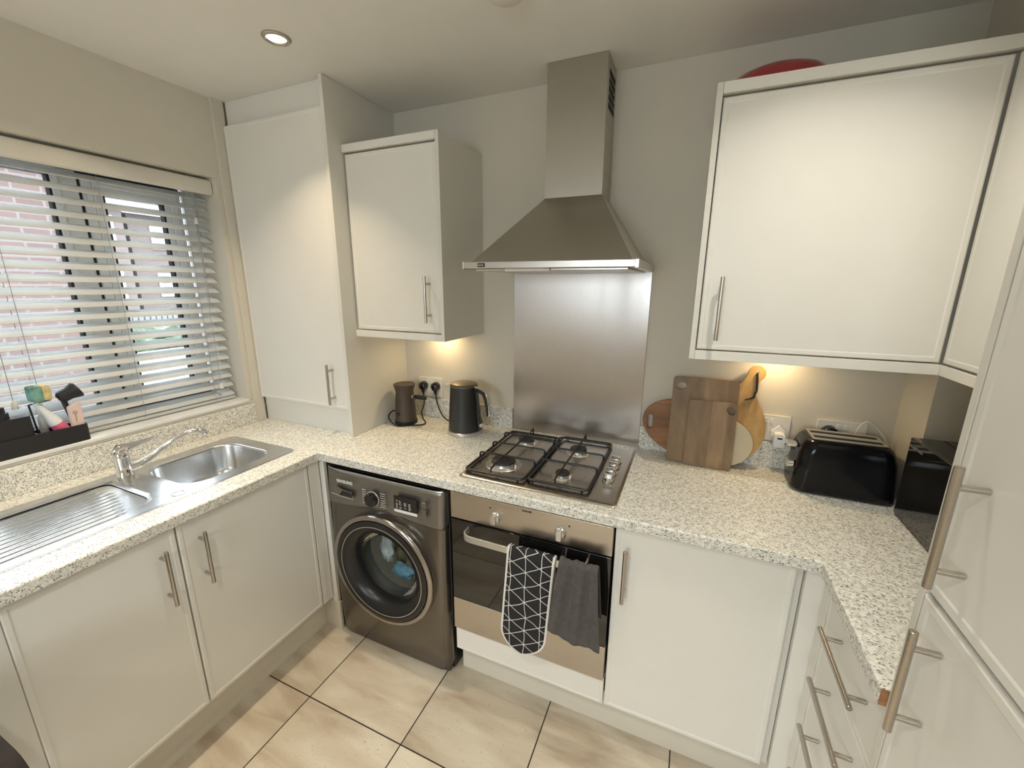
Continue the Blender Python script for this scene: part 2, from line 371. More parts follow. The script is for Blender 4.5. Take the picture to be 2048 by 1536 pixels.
def prism(bm, outer, t0, t1, fn, holes=()):
    """outline in (u, v), thickness t0..t1; fn(u, v, t) -> xyz"""
    loops = [outer] + list(holes); allp = [p for l in loops for p in l]
    if holes:
        ed = []; o = 0
        for l in loops:
            ed += [(o + k, o + (k + 1) % len(l)) for k in range(len(l))]; o += len(l)
        vs, _, fs, ov, _, _ = geometry.delaunay_2d_cdt([Vector((p[0], p[1])) for p in allp], ed, [], 0, 1e-7)
        def inside(x, y, l):
            c = False; n = len(l)
            for k in range(n):
                (x1, y1), (x2, y2) = l[k], l[(k + 1) % n]
                if (y1 > y) != (y2 > y) and x < (x2 - x1) * (y - y1) / (y2 - y1) + x1: c = not c
            return c
        tris = []
        for f in fs:
            cx = sum(vs[i].x for i in f) / 3; cy = sum(vs[i].y for i in f) / 3
            if inside(cx, cy, loops[0]) and not any(inside(cx, cy, h) for h in loops[1:]): tris.append([ov[i][0] for i in f])
    else:
        tris = geometry.tessellate_polygon([[Vector((p[0], p[1], 0)) for p in l] for l in loops])
    A = [bm.verts.new(fn(p[0], p[1], t0)) for p in allp]; B = [bm.verts.new(fn(p[0], p[1], t1)) for p in allp]
    for t in tris:
        if len(set(t)) < 3: continue
        try: bm.faces.new([A[i] for i in t])
        except ValueError: pass
        try: bm.faces.new([B[i] for i in t][::-1])
        except ValueError: pass
    o = 0
    for l in loops:
        n = len(l)
        for k in range(n):
            i, j = o + k, o + (k + 1) % n
            bm.faces.new((A[i], A[j], B[j], B[i]))
        o += n
XY = lambda u, v, t: (u, v, t)
XZ = lambda u, v, t: (u, t, v)
YZ = lambda u, v, t: (t, u, v)
def grid(bm, fn, nu, nv, closed_u=False):
    G = [[bm.verts.new(fn(i / nu, j / nv)) for i in range(nu + (0 if closed_u else 1))] for j in range(nv + 1)]
    w = len(G[0])
    for j in range(nv):
        for i in range(nu): bm.faces.new((G[j][i], G[j][(i + 1) % w], G[j + 1][(i + 1) % w], G[j + 1][i]))
    return G
def arc(c, r, a0, a1, n, plane='xz', k=1.0):
    o = []
    for i in range(n + 1):
        a = R(a0 + (a1 - a0) * i / n); p, q = r * math.cos(a), r * math.sin(a) * k
        o.append({'xz': (c[0] + p, c[1], c[2] + q), 'yz': (c[0], c[1] + p, c[2] + q), 'xy': (c[0] + p, c[1] + q, c[2])}[plane])
    return o

def link(name, bm, mat, parent=None, base=None, bevel=0.0, seg=2, smooth=35, solid=0.0, sub=0):
    """one mesh object; world-space bmesh, stored relative to its root's base point"""
    bmesh.ops.recalc_face_normals(bm, faces=bm.faces)
    b = Vector(base) if base is not None else (Vector(parent['_base']) if parent is not None and '_base' in parent else Vector())
    for v in bm.verts: v.co -= b
    for f in bm.faces: f.smooth = True
    lim = R(smooth)
    for e in bm.edges:
        if len(e.link_faces) == 2 and e.calc_face_angle(0) > lim: e.smooth = False
    me = bpy.data.meshes.new(name); bm.to_mesh(me); bm.free()
    me.materials.append(mat)
    o = bpy.data.objects.new(name, me); C.objects.link(o)
    if parent is not None:
        o.parent = parent; o['_base'] = tuple(b)
    else:
        o.location = b; o['_base'] = tuple(b)
    if solid:
        s = o.modifiers.new('solid', 'SOLIDIFY'); s.thickness = solid; s.offset = 0
    if sub:
        s = o.modifiers.new('sub', 'SUBSURF'); s.levels = sub; s.render_levels = sub
    if bevel:
        m = o.modifiers.new('bevel', 'BEVEL'); m.width = bevel; m.segments = seg; m.limit_method = 'ANGLE'; m.angle_limit = R(40)
        m.harden_normals = True
    return o
def tag(o, label, cat, group=None):
    o['label'] = label; o['category'] = cat
    if group: o['group'] = group
    return o
def thing(name, label, cat, loc, group=None):
    o = bpy.data.objects.new(name, None); C.objects.link(o); o.location = loc; o['_base'] = tuple(loc)
    o.empty_display_size = 0.05
    return tag(o, label, cat, group)
def struct(name, bm, mat, **kw):
    o = link(name, bm, mat, **kw)
    if kw.get('parent') is None: o['kind'] = 'structure'
    return o
def B(*boxes):
    bm = bmesh.new()
    for b in boxes: box(bm, *b)
    return bm
def text(name, body, size, origin, right, up, mat, parent, extrude=0.0004, spacing=1.0, sx=1.0, bold=0.0):
    cu = bpy.data.curves.new(name, 'FONT'); cu.body = body; cu.size = size; cu.extrude = extrude; cu.space_character = spacing; cu.offset = bold
    o = bpy.data.objects.new(name, cu); C.objects.link(o); cu.materials.append(mat)
    r = Vector(right).normalized(); u = Vector(up).normalized(); n = r.cross(u)
    m = Matrix((r * sx, u, n)).transposed().to_4x4()
    m.translation = Vector(origin) - Vector(parent['_base'])
    dg = bpy.context.evaluated_depsgraph_get(); me = bpy.data.meshes.new_from_object(o.evaluated_get(dg)); bpy.data.objects.remove(o)
    me.transform(m); me.name = name; o = bpy.data.objects.new(name, me); C.objects.link(o); o.parent = parent; o['_base'] = tuple(parent['_base'])
    return o

def bar_handle(parent, c, axis, out, length=0.188, mat=None):
    """12 mm bar with two posts; c = bar centre, axis 'z'/'y', out = vector from door face to bar"""
    bm = bmesh.new(); c = Vector(c); a = {'z': Vector((0, 0, 1)), 'y': Vector((0, 1, 0))}[axis]; out = Vector(out)
    h = length / 2
    tube(bm, [c - a * h, c - a * (h - 0.001), c + a * (h - 0.001), c + a * h], [0.0052, 0.006, 0.006, 0.0052], 20)
    for s in (-1, 1):
        p = c + a * s * (h - 0.030)
        tube(bm, [p, p - out], 0.0048, 14)
    return link('handle', bm, mat or MT['nickel'], parent)

def door_bm(u0, u1, v0, v1, t0, t1, fn, rim=0.013, step=0.0016, r=0.004):
    """slab door: t1 is the face; shallow recessed field inside a slim rounded rim"""
    bm = bmesh.new()
    s = 1 if t1 > t0 else -1
    P = [(0, t0), (0, t1 - s * r), (r * 0.3, t1 - s * r * 0.3), (r, t1), (rim, t1), (rim + 0.004, t1 - s * step)]
    rings = []
    for (d, t) in P:
        rings.append([bm.verts.new(fn(u, v, t)) for u, v in ((u0 + d, v0 + d), (u1 - d, v0 + d), (u1 - d, v1 - d), (u0 + d, v1 - d))])
    bm.faces.new(rings[0]); bm.faces.new(rings[-1])
    for a, b in zip(rings, rings[1:]):
        for k in range(4): bm.faces.new((a[k], a[(k + 1) % 4], b[(k + 1) % 4], b[k]))
    return bm
def door(parent, u0, u1, v0, v1, t0, t1, fn, name='door', **kw):
    return link(name, door_bm(u0, u1, v0, v1, t0, t1, fn, **kw), MT['white'], parent, smooth=20)

# ------------------------------------------------------------------ room shell
YF, XR = -3.9, 3.02
WT = 0.26
struct('floor', B((-0.0, XR, YF, 0, -0.05, 0)), MT['tiles'])
struct('ceiling', B((-WT, XR + 0.1, YF - 0.1, 0.1, HC, HC + 0.05)), MT['ceil'])
struct('wall_back', B((-WT, XR + 0.1, 0, 0.1, -0.05, HC)), MT['wall'])
struct('wall_right', B((XR, XR + 0.1, YF, 0, -0.05, HC)), MT['wall'])
struct('wall_front', B((-WT, 0.9, YF - 0.1, YF, -0.05, HC), (2.1, XR + 0.1, YF - 0.1, YF, -0.05, HC), (0.9, 2.1, YF - 0.1, YF, -0.05, 1.2), (0.9, 2.1, YF - 0.1, YF, 2.15, HC)), MT['wall'])
_bm = bmesh.new(); prism(_bm, [(0.9, 1.2), (2.1, 1.2), (2.1, 2.15), (0.9, 2.15)], YF - 0.08, YF - 0.03, XZ, [[(0.96, 1.26), (1.47, 1.26), (1.47, 2.09), (0.96, 2.09)], [(1.53, 1.26), (2.04, 1.26), (2.04, 2.09), (1.53, 2.09)]])
_w2 = struct('fill_window', _bm, MT['upvc'])  # unseen window, added to give cool fill light from behind the camera
link('pane', B((0.96, 1.47, YF - 0.06, YF - 0.055, 1.26, 2.09)), MT['pane'], _w2)
link('pane', B((1.53, 2.04, YF - 0.06, YF - 0.055, 1.26, 2.09)), MT['pane'], _w2)
WY0, WY1, WZ0, WZ1 = -1.66, -0.474, 1.022, 2.065     # window opening
struct('wall_left', B((-WT, 0, YF, WY0, -0.05, HC), (-WT, 0, WY1, 0, -0.05, HC), (-WT, 0, WY0, WY1, -0.05, WZ0), (-WT, 0, WY0, WY1, WZ1, HC)), MT['wall'])
struct('wall_boxing', B((2.718, XR, -0.19, 0, 0, HC)), MT['wall'])
struct('trim_1', B((-0.145, 0.012, WY0, WY1, WZ0, 1.036)), MT['sill'], bevel=0.003)
struct('trim_2', B((0.0, 0.006, WY0, -0.42, 1.011, 1.0215)), MT['valance'], bevel=0.002)
struct('trim_3', B((0, 0.014, -0.452, -0.40, 0.91, HC)), MT['wall'], bevel=0.001)

# window: frame with fixed light and opening casement
def ring_yz(bm, y0, y1, z0, z1, w, x0, x1, wb=None):
    wb = wb or w
    prism(bm, [(y0, z0), (y1, z0), (y1, z1), (y0, z1)], x0, x1, YZ, [[(y0 + w, z0 + wb), (y1 - w, z0 + wb), (y1 - w, z1 - w), (y0 + w, z1 - w)]])
bm = bmesh.new()
ring_yz(bm, WY0, WY1, 1.036, WZ1, 0.052, -0.235, -0.165)
box(bm, -0.235, -0.165, -0.945, -0.880, 1.088, WZ1 - 0.052)
win = struct('window_1', bm, MT['upvc'], bevel=0.004)
bm = bmesh.new(); ring_yz(bm, WY0 + 0.052, -0.945, 1.088, 2.013, 0.022, -0.20, -0.158); link('glazing_bead', bm, MT['upvc'], win, bevel=0.003)
bm = bmesh.new(); ring_yz(bm, WY0 + 0.074, -0.967, 1.110, 1.991, 0.008, -0.19, -0.162); link('gasket', bm, MT['gasket'], win)
bm = bmesh.new(); ring_yz(bm, -0.884, -0.552, 1.084, 2.003, 0.038, -0.215, -0.150); sash = link('casement', bm, MT['upvc'], win, bevel=0.004)
bm = bmesh.new(); ring_yz(bm, -0.892, -0.544, 1.076, 2.011, 0.012, -0.20, -0.163); link('gasket', bm, MT['gasket'], win)
bm = bmesh.new(); ring_yz(bm, -0.846, -0.590, 1.122, 1.965, 0.022, -0.20, -0.156); link('glazing_bead', bm, MT['upvc'], sash, bevel=0.003)
bm = bmesh.new(); ring_yz(bm, -0.824, -0.612, 1.144, 1.943, 0.007, -0.19, -0.160); link('gasket', bm, MT['gasket'], sash)
link('pane', B((-0.186, -0.182, WY0 + 0.08, -0.972, 1.115, 1.986)), MT['pane'], win)
link('pane', B((-0.186, -0.182, -0.82, -0.616, 1.148, 1.939)), MT['pane'], sash)
bm = B((-0.150, -0.138, -0.876, -0.856, 1.90, 1.955)); cyl(bm, (-0.14, -0.866, 1.945), (-0.132, -0.866, 1.945), 0.006, 12)
link('hinge_cover', bm, MT['upvc'], win, bevel=0.001)

# ------------------------------------------------------------------ venetian blind
bl = thing('venetian_blind', 'white slatted venetian blind with cream valance hanging in the window reveal', 'blind', (-0.08, -1.06, 1.04))
BY0, BY1 = WY0 + 0.01, -0.492
bm = bmesh.new()
prism(bm, [(-0.050, 1.992), (-0.036, 1.992), (-0.030, 1.997), (-0.028, 2.006), (-0.028, 2.044), (-0.032, 2.052), (-0.040, 2.056), (-0.050, 2.056)], BY0 - 0.004, WY1 - 0.004, lambda u, v, t: (u, t, v))
link('valance', bm, MT['valance'], bl)
link('headrail', B((-0.10, -0.052, BY0, BY1, 2.012, 2.058)), MT['slat'], bl, bevel=0.002)
th = R(31); NS = 21; P_ = 0.0455; W_ = 0.050
bm = bmesh.new()
for k in range(NS):
    zf = 1.970 - P_ * k; xf = -0.066
    rows = []
    for j in range(5):
        s = j / 4; h = 0.0016 * math.sin(math.pi * s)
        x = xf - W_ * s * math.cos(th) + h * math.sin(th); z = zf + W_ * s * math.sin(th) + h * math.cos(th)
        rows.append((x, z))
    t = 0.0024; nx, nz = math.sin(th) * t, math.cos(th) * t
    poly = rows + [(x - nx, z - nz) for x, z in rows[::-1]]
    prism(bm, poly, BY0, BY1, lambda u, v, tt: (u, tt, v))
link('slats', bm, MT['slat'], bl, smooth=40)
link('bottom_rail', B((-0.112, -0.062, BY0, BY1, 1.040, 1.052)), MT['slat'], bl, bevel=0.003)
bm = bmesh.new()
for y in (-0.585, -0.875, -1.165, -1.46):
    for dx in (-0.0635, -0.108):
        tube(bm, [(dx, y, 1.05), (dx, y, 2.01)], 0.0009, 6)
    for k in range(NS): tube(bm, [(-0.0635, y, 1.9655 - P_ * k), (-0.108, y + 0.004, 1.962 + 0.032 - P_ * k)], 0.0007, 5)
link('ladder_cord', bm, MT['cord_backlit'], bl)
def pull(y, z0, x=-0.054):
    bm = bmesh.new(); tube(bm, [(x, y, 2.0), (x + 0.002, y - 0.002, 1.5), (x, y - 0.004, z0 + 0.02)], 0.0011, 6)
    o = link('pull_cord', bm, MT['cord_backlit'], bl)
    bm = bmesh.new(); lathe(bm, [(0.003, 0.028), (0.006, 0.022), (0.0085, 0.004), (0.009, 0.0)], (x, y - 0.004, z0), 16)
    link('tassel', bm, MT['wcord'], o)
pull(-0.555, 1.105); pull(-0.548, 1.86); pull(-1.228, 1.185); pull(-1.245, 1.30)

# ------------------------------------------------------------------ outside
struct('exterior_ground', B((-60, -0.3, -45, 40, -0.4, -0.3)), MT['paving'])
bh = thing('brick_house', 'red brick side wall of the neighbouring house seen through the fixed window pane', 'house', (-6.5, -3.2, -0.3))
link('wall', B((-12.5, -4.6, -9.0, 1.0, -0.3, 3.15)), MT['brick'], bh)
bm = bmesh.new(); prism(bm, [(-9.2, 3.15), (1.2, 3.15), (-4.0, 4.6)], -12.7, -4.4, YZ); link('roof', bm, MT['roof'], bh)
def far_house(x, y0, y1, h, rh, label, wins, mat, gab=None):
    t = thing('brick_house', label, 'house', (x, (y0 + y1) / 2, -0.3))
    link('wall', B((x - 8, x, y0, y1, -0.3, h)), mat, t)
    bm = bmesh.new(); prism(bm, [(x - 8.3, h), (x + 0.4, h), (x - 4, h + rh)], y0 - 0.3, y1 + 0.3, lambda u, v, tt: (u, tt, v)); link('roof', bm, MT['roof'], t)
    if gab:
        bm = bmesh.new(); prism(bm, [(gab[0], h - 0.2), (gab[1], h - 0.2), ((gab[0] + gab[1]) / 2, h + gab[2])], x - 3, x + 0.5, YZ); link('gable', bm, mat, t)
    for (a, z) in wins:
        w = link('window', B((x, x + 0.08, a, a + 1.1, z, z + 1.2)), MT['upvc'], t)
        link('pane', B((x + 0.08, x + 0.10, a + 0.1, a + 0.5, z + 0.1, z + 1.1), (x + 0.08, x + 0.10, a + 0.6, a + 1.0, z + 0.1, z + 1.1)), MT['darkglass'], w)
    return t
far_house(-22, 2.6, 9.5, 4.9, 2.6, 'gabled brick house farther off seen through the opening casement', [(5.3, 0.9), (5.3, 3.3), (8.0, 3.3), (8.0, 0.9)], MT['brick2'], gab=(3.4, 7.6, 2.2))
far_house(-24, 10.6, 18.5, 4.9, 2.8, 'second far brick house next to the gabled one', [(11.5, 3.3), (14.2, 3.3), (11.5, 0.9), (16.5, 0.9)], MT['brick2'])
bm = bmesh.new()
for k in range(60): box(bm, -14.05, -14.0, 1.5 + k * 0.16, 1.5 + k * 0.16 + 0.12, -0.3, 0.75)
box(bm, -14.09, -14.05, 1.5, 11.1, 0.45, 0.53); box(bm, -14.09, -14.05, 1.5, 11.1, -0.05, 0.03)
tag(link('garden_fence', bm, MT['fence'], base=(-14, 6, -0.3)), 'pale picket fence outside in front of the far gabled house', 'fence')
bm = bmesh.new()
bmesh.ops.create_icosphere(bm, subdivisions=4, radius=1)
for v in bm.verts:
    n_ = noise.noise(v.co * 5) * 0.25 + noise.noise(v.co * 14) * 0.1
    v.co = Vector((v.co.x * (0.5 + n_), v.co.y * 2.2 * (1 + n_ * 0.5), v.co.z * (0.34 + n_))) + Vector((-12.6, 5.2, -0.05))
tag(link('hedge', bm, MT['hedge'], base=(-12.6, 5.2, -0.3)), 'low green hedge growing outside in front of the picket fence', 'hedge')

# ------------------------------------------------------------------ worktop with upstands
WZ, WB = 0.909, 0.871
XL, XRt, YB = 0.6262, 2.3965, -0.6252
wt = thing('worktop', 'pale speckled stone-effect worktop running round three sides of the kitchen', 'worktop', (1.5, -0.3, WB))
bm = bmesh.new()
out = [(0, 0), (0, -1.72), (XL, -1.72), (XL, YB), (XRt, YB), (XRt, -0.998), (XR, -0.998), (XR, -0.0)]
out = [(x, y - 0.0005 if y > -0.001 else y) for x, y in out]
out = [(max(x, 0.0005), y) for x, y in out]
bowl = rrect(0.117, 0.515, -1.588, -0.653, 0.03, 8)
# boiler column stands in the corner on the top
prism(bm, out, WB, WZ, XY, [bowl])
link('top', bm, MT['granite'], wt, bevel=0.0055, seg=3)
link('chipboard_end', B((XRt + 0.001, 2.46, -0.9992, -0.9982, WB + 0.002, WZ - 0.002)), MT['chip'], wt)['label'] = 'brown bare chipboard end of the worktop'
link('upstand', B((0.0005, 0.018, -1.72, -0.453, WZ, 1.010)), MT['granite'], wt, bevel=0.002)
link('upstand', B((0.632, 1.2605, -0.018, -0.0005, WZ, 1.012)), MT['granite'], wt, bevel=0.002)
link('upstand', B((1.8635, 2.7175, -0.018, -0.0005, WZ, 1.012)), MT['granite'], wt, bevel=0.002)

# ------------------------------------------------------------------ sink and tap
sk = thing('sink', 'stainless steel inset sink with ribbed drainer under the window', 'sink', (0.32, -1.1, WZ))
bm = bmesh.new()
SX0, SX1, SY0, SY1 = 0.105, 0.527, -1.60, -0.641
zt = WZ + 0.0025
OUT = rrect(SX0, SX1, SY0, SY1, 0.035, 8)
rimo = rrect(SX0 + 0.006, SX1 - 0.006, SY0 + 0.006, SY1 - 0.006, 0.03, 8)
br = rrect(0.158, 0.470, -1.032, -0.698, 0.078, 12)
dr = rrect(0.150, 0.485, -1.575, -1.115, (0.09, 0.03, 0.03, 0.05), 12)
# rim plate with bowl and drainer openings
prism(bm, rimo, zt - 0.001, zt + 0.0005, XY, [br, dr])
prism(bm, OUT, WZ, zt - 0.0005, XY, [rrect(SX0 + 0.010, SX1 - 0.010, SY0 + 0.01, SY1 - 0.01, 0.03, 8)])
link('rim', bm, MT['sink'], sk, smooth=50)
def loopset(bm, base_loop, steps, cx, cy):
    rings = []
    for (d, z) in steps:
        rings.append([bm.verts.new((cx + (x - cx) * (1 - d / max(abs(0.16), 0.1)), cy + (y - cy) * (1 - d / 0.17), z)) for x, y in base_loop])
    for a, b in zip(rings, rings[1:]):
        for k in range(len(a)): bm.faces.new((a[k], a[(k + 1) % len(a)], b[(k + 1) % len(a)], b[k]))
    return rings
bm = bmesh.new()
rg = loopset(bm, br, [(0, zt), (0.003, zt - 0.003), (0.005, zt - 0.012), (0.012, zt - 0.10), (0.02, zt - 0.125), (0.036, zt - 0.142), (0.06, zt - 0.147)], 0.314, -0.865)
bm.faces.new(rg[-1])
b_ = link('bowl', bm, MT['sink'], sk, smooth=60, solid=0.001)
bm = bmesh.new(); lathe(bm, [(0.045, 0.0), (0.043, 0.003), (0.03, 0.002), (0.012, 0.004)], (0.314, -0.865, zt - 0.147), 28); link('plughole', bm, MT['chrome'], b_)
bm = bmesh.new()
rg = loopset(bm, dr, [(0, zt), (0.004, zt - 0.003), (0.010, zt - 0.005)], 0.318, -1.345)
link('drainer_edge', bm, MT['sink'], sk, smooth=60)
bm = bmesh.new()
dz = zt - 0.005
nr = 12
def dfn(u, v):
    x = 0.152 + 0.332 * u; y = -1.574 + 0.458 * v
    w = max(0, min(1, (-1.155 - 0.05 * abs(u - 0.35) * 2 - y) / 0.02)) * max(0, min(1, (y + 1.565) / 0.02))
    w *= max(0, min(1, (u - 0.06) / 0.03)) * max(0, min(1, (0.97 - u) / 0.03))
    r_ = math.cos(u * nr * 2 * math.pi)
    return (x, y, dz - 0.002 + 0.0038 * w * (0.5 + 0.5 * max(-0.6, min(1, r_ * 1.6))) - 0.001)
grid(bm, dfn, 130, 60)
link('drainer', bm, MT['sink'], sk, smooth=80)
bm = bmesh.new(); tube(bm, [(0.487 + 0.019 * math.cos(a), -1.077 + 0.019 * math.sin(a), zt + 0.001) for a in [2 * math.pi * k / 32 for k in range(32)]], 0.0009, 6, closed=True)
link('tap_hole_ring', bm, MT['gasket'], sk)

tp = thing('kitchen_tap', 'chrome single lever mixer tap with long swivel spout on the sink', 'tap', (0.158, -1.072, zt))
bm = bmesh.new(); lathe(bm, [(0.026, 0.0), (0.026, 0.004), (0.0235, 0.008), (0.0225, 0.05), (0.0235, 0.07), (0.0225, 0.088), (0.017, 0.096), (0.006, 0.099)], (0.158, -1.072, zt + 0.0008), 32)
link('body', bm, MT['chrome'], tp)
bm = bmesh.new()
sp_ = [(0.160, -1.060, 0.935), (0.168, -1.035, 0.938), (0.178, -1.00, 0.955), (0.196, -0.96, 0.985), (0.215, -0.915, 1.012), (0.232, -0.880, 1.026), (0.246, -0.855, 1.027), (0.256, -0.838, 1.021), (0.257, -0.836, 1.010)]
tube(bm, sp_, [0.016, 0.0145, 0.0115, 0.0095, 0.009, 0.009, 0.0095, 0.0105, 0.0105], 18)
link('spout', bm, MT['chrome'], tp)
bm = bmesh.new()
tube(bm, [(0.154, -1.085, 1.004), (0.157, -1.072, 1.012), (0.163, -1.045, 1.017), (0.173, -1.005, 1.024), (0.181, -0.975, 1.030)], [0.012, 0.021, 0.014, 0.008, 0.0055], 16, sx=0.55)
link('lever', bm, MT['chrome'], tp)

# ------------------------------------------------------------------ sill caddy and washing-up things
cd = thing('sink_caddy', 'matt black sink caddy on the window sill above the drainer', 'caddy', (-0.055, -1.19, 1.0365))
bm = bmesh.new()
o_ = rrect(-0.0565, 0.008, -1.345, -1.083, 0.012, 5); i_ = rrect(-0.054, 0.0055, -1.3425, -1.0855, 0.010, 5)
prism(bm, o_, 1.0365, 1.0395, XY); prism(bm, o_, 1.0395, 1.098, XY, [i_])
link('tray', bm, MT['matte'], cd)
bm = B((-0.0538, 0.0053, -1.214, -1.210, 1.040, 1.096)); box(bm, -0.010, 0.0053, -1.2095, -1.185, 1.09, 1.096)
link('divider', bm, MT['matte'], cd)
sd = thing('soap_dispenser', 'square black pump soap dispenser standing at the end of the caddy', 'soap dispenser', (-0.055, -1.29, 1.04))
bm = bmesh.new(); prism(bm, rrect(-0.052, 0.0035, -1.340, -1.2165, 0.012, 5), 1.0402, 1.165, XY); link('bottle', bm, MT['matte'], sd, bevel=0.003)
bm = bmesh.new(); lathe(bm, [(0.02, 0), (0.02, 0.02), (0.014, 0.022), (0.014, 0.04), (0.007, 0.042), (0.007, 0.055)], (-0.024, -1.278, 1.165), 20)
tube(bm, [(-0.024, -1.278, 1.220), (-0.020, -1.29, 1.224), (-0.008, -1.32, 1.220)], 0.007, 10); link('pump', bm, MT['matte'], sd)
# sponge on a holder
hd = thing('sponge_holder', 'thin black wire sponge holder rising from the caddy', 'holder', (-0.05, -1.19, 1.04))
bm = bmesh.new(); tube(bm, [(-0.030, -1.200, 1.041), (-0.030, -1.202, 1.10), (-0.030, -1.207, 1.195)], 0.0028, 8)
tube(bm, [(-0.030, -1.207, 1.195), (-0.030, -1.190, 1.197), (-0.030, -1.150, 1.200)], 0.0022, 8)
link('rod', bm, MT['matte'], hd)
spg = thing('sponge', 'green and yellow washing-up sponge propped above the caddy', 'sponge', (-0.045, -1.17, 1.209))
def sponge(bm, y0, y1, z0, z1): prism(bm, rrect(y0, y1, z0 - 0.006, z1 - 0.006, 0.006, 4), -0.052, -0.008, YZ)
bm = bmesh.new(); sponge(bm, -1.200, -1.172, 1.2085, 1.262); link('scourer', bm, MT['sponge_g'], spg, bevel=0.003)
bm = bmesh.new(); sponge(bm, -1.172, -1.152, 1.2105, 1.262); link('foam', bm, MT['sponge_y'], spg, bevel=0.003)
# dish brush
db = thing('dish_brush', 'black dish brush standing head-up in the caddy', 'brush', (-0.06, -1.115, 1.04))
bm = bmesh.new(); tube(bm, [(-0.042, -1.100, 1.041), (-0.040, -1.108, 1.12), (-0.034, -1.120, 1.20)], [0.006, 0.007, 0.0085], 12); link('handle', bm, MT['matte'], db)
bm = bmesh.new()
ax = Vector((0.15, 0.90, 0.42)).normalized(); p0 = Vector((-0.033, -1.121, 1.203))
tube(bm, [p0 - ax * 0.012, p0 - ax * 0.004, p0, p0 + ax * 0.02, p0 + ax * 0.044, p0 + ax * 0.05], [0.012, 0.021, 0.0215, 0.022, 0.030, 0.027], 24); link('head', bm, MT['matte'], db)
# spray bottle lying in caddy
sb = thing('spray_bottle', 'clear bottle with a pink label leaning in the caddy', 'bottle', (-0.06, -1.15, 1.04))
bm = bmesh.new(); a0 = Vector((-0.022, -1.132, 1.062)); dv = Vector((-0.03, -0.40, 0.92)).normalized()
tube(bm, [a0, a0 + dv * 0.004, a0 + dv * 0.07, a0 + dv * 0.10, a0 + dv * 0.125, a0 + dv * 0.15], [0.016, 0.019, 0.019, 0.013, 0.009, 0.009], 24); link('bottle', bm, MT['clear'], sb)
bm = bmesh.new(); tube(bm, [a0 + dv * 0.025, a0 + dv * 0.058], 0.0195, 24, caps=False); link('label_band', bm, MT['pink'], sb)
bt = thing('detergent_bottle', 'squat translucent bottle behind the pink-labelled one in the caddy', 'bottle', (-0.085, -1.18, 1.04))
bm = bmesh.new(); lathe(bm, [(0.010, 0), (0.011, 0.004), (0.011, 0.09), (0.009, 0.105), (0.006, 0.11), (0.006, 0.115)], (-0.041, -1.182, 1.0402), 24); link('bottle', bm, MT['clear'], bt)
bm = bmesh.new(); lathe(bm, [(0.009, 0), (0.009, 0.018), (0.006, 0.02)], (-0.041, -1.182, 1.1553), 16); link('cap', bm, MT['plug'], bt)
bp_ = thing('blush_tube', 'blush pink squeeze tube with a gold motif upright in the caddy corner', 'tube', (-0.035, -1.1, 1.04))
bm = bmesh.new()
for_pts = [(-1.122, 1.0402), (-1.090, 1.0402), (-1.086, 1.18), (-1.100, 1.181), (-1.122, 1.166)]
prism(bm, for_pts, -0.022, -0.002, YZ); link('body', bm, MT['blush'], bp_, bevel=0.004)
bm = bmesh.new(); tube(bm, [(-0.0015, -1.108 + 0.005 * math.cos(a), 1.145 + 0.005 * math.sin(a)) for a in [k * math.pi / 8 for k in range(16)]], 0.001, 6, closed=True)
tube(bm, [(-0.0015, -1.108, 1.139), (-0.0015, -1.109, 1.11)], 0.001, 6); link('motif', bm, MT['gold'], bp_)

# ------------------------------------------------------------------ corner boiler cupboard on worktop
bc = thing('boiler_cupboard', 'tall white boiler cupboard standing in the corner beside the window', 'cupboard', (0.3, -0.2, WZ))
link('side_panel', B((0.612, 0.6305, -0.425, -0.0005, WZ + 0.0003, HC - 0.0005)), MT['carcass'], bc, bevel=0.0015)
for zz in ((WZ + 0.0003, 1.032), (2.287, HC - 0.0005)): link('filler_panel', B((0.015, 0.6115, -0.392, -0.376, *zz)), MT['white'], bc)
d = door(bc, 0.0155, 0.609, 1.034, 2.286, -0.396, -0.416, XZ)
bar_handle(d, (0.533, -0.451, 1.154), 'z', (0, -0.035, 0), 0.19)

# ------------------------------------------------------------------ wall cabinets
ZC0, ZC1 = 1.373, 2.159
w1 = thing('wall_cabinet', 'narrow white wall cabinet between the boiler cupboard and the hood', 'cabinet', (0.87, -0.17, ZC0))
link('end_panel', B((1.085, 1.1003, -0.354, -0.0005, ZC0, ZC1)), MT['carcass'], w1, bevel=0.001)
link('carcass', B((0.6315, 1.0845, -0.315, -0.0005, ZC0 + 0.030, ZC1 - 0.004)), MT['carcass'], w1)
link('cornice', B((0.6315, 1.0845, -0.354, -0.330, 2.130, ZC1)), MT['white'], w1, bevel=0.001)
def pelmet_l(x0, x1, root):  # rear return added to block lamp light leaking past the door bottom
    bm = bmesh.new(); prism(bm, [(-0.354, ZC0), (-0.336, ZC0), (-0.336, 1.3965), (-0.3155, 1.3965), (-0.3155, 1.4015), (-0.354, 1.4015)], x0, x1, lambda u, v, t: (t, u, v))
    link('pelmet', bm, MT['white'], root, bevel=0.0008)
pelmet_l(0.6315, 1.0845, w1)
d = door(w1, 0.637, 1.082, 1.406, 2.124, -0.322, -0.345, XZ)
bar_handle(d, (1.031, -0.380, 1.542), 'z', (0, -0.035, 0), 0.186)

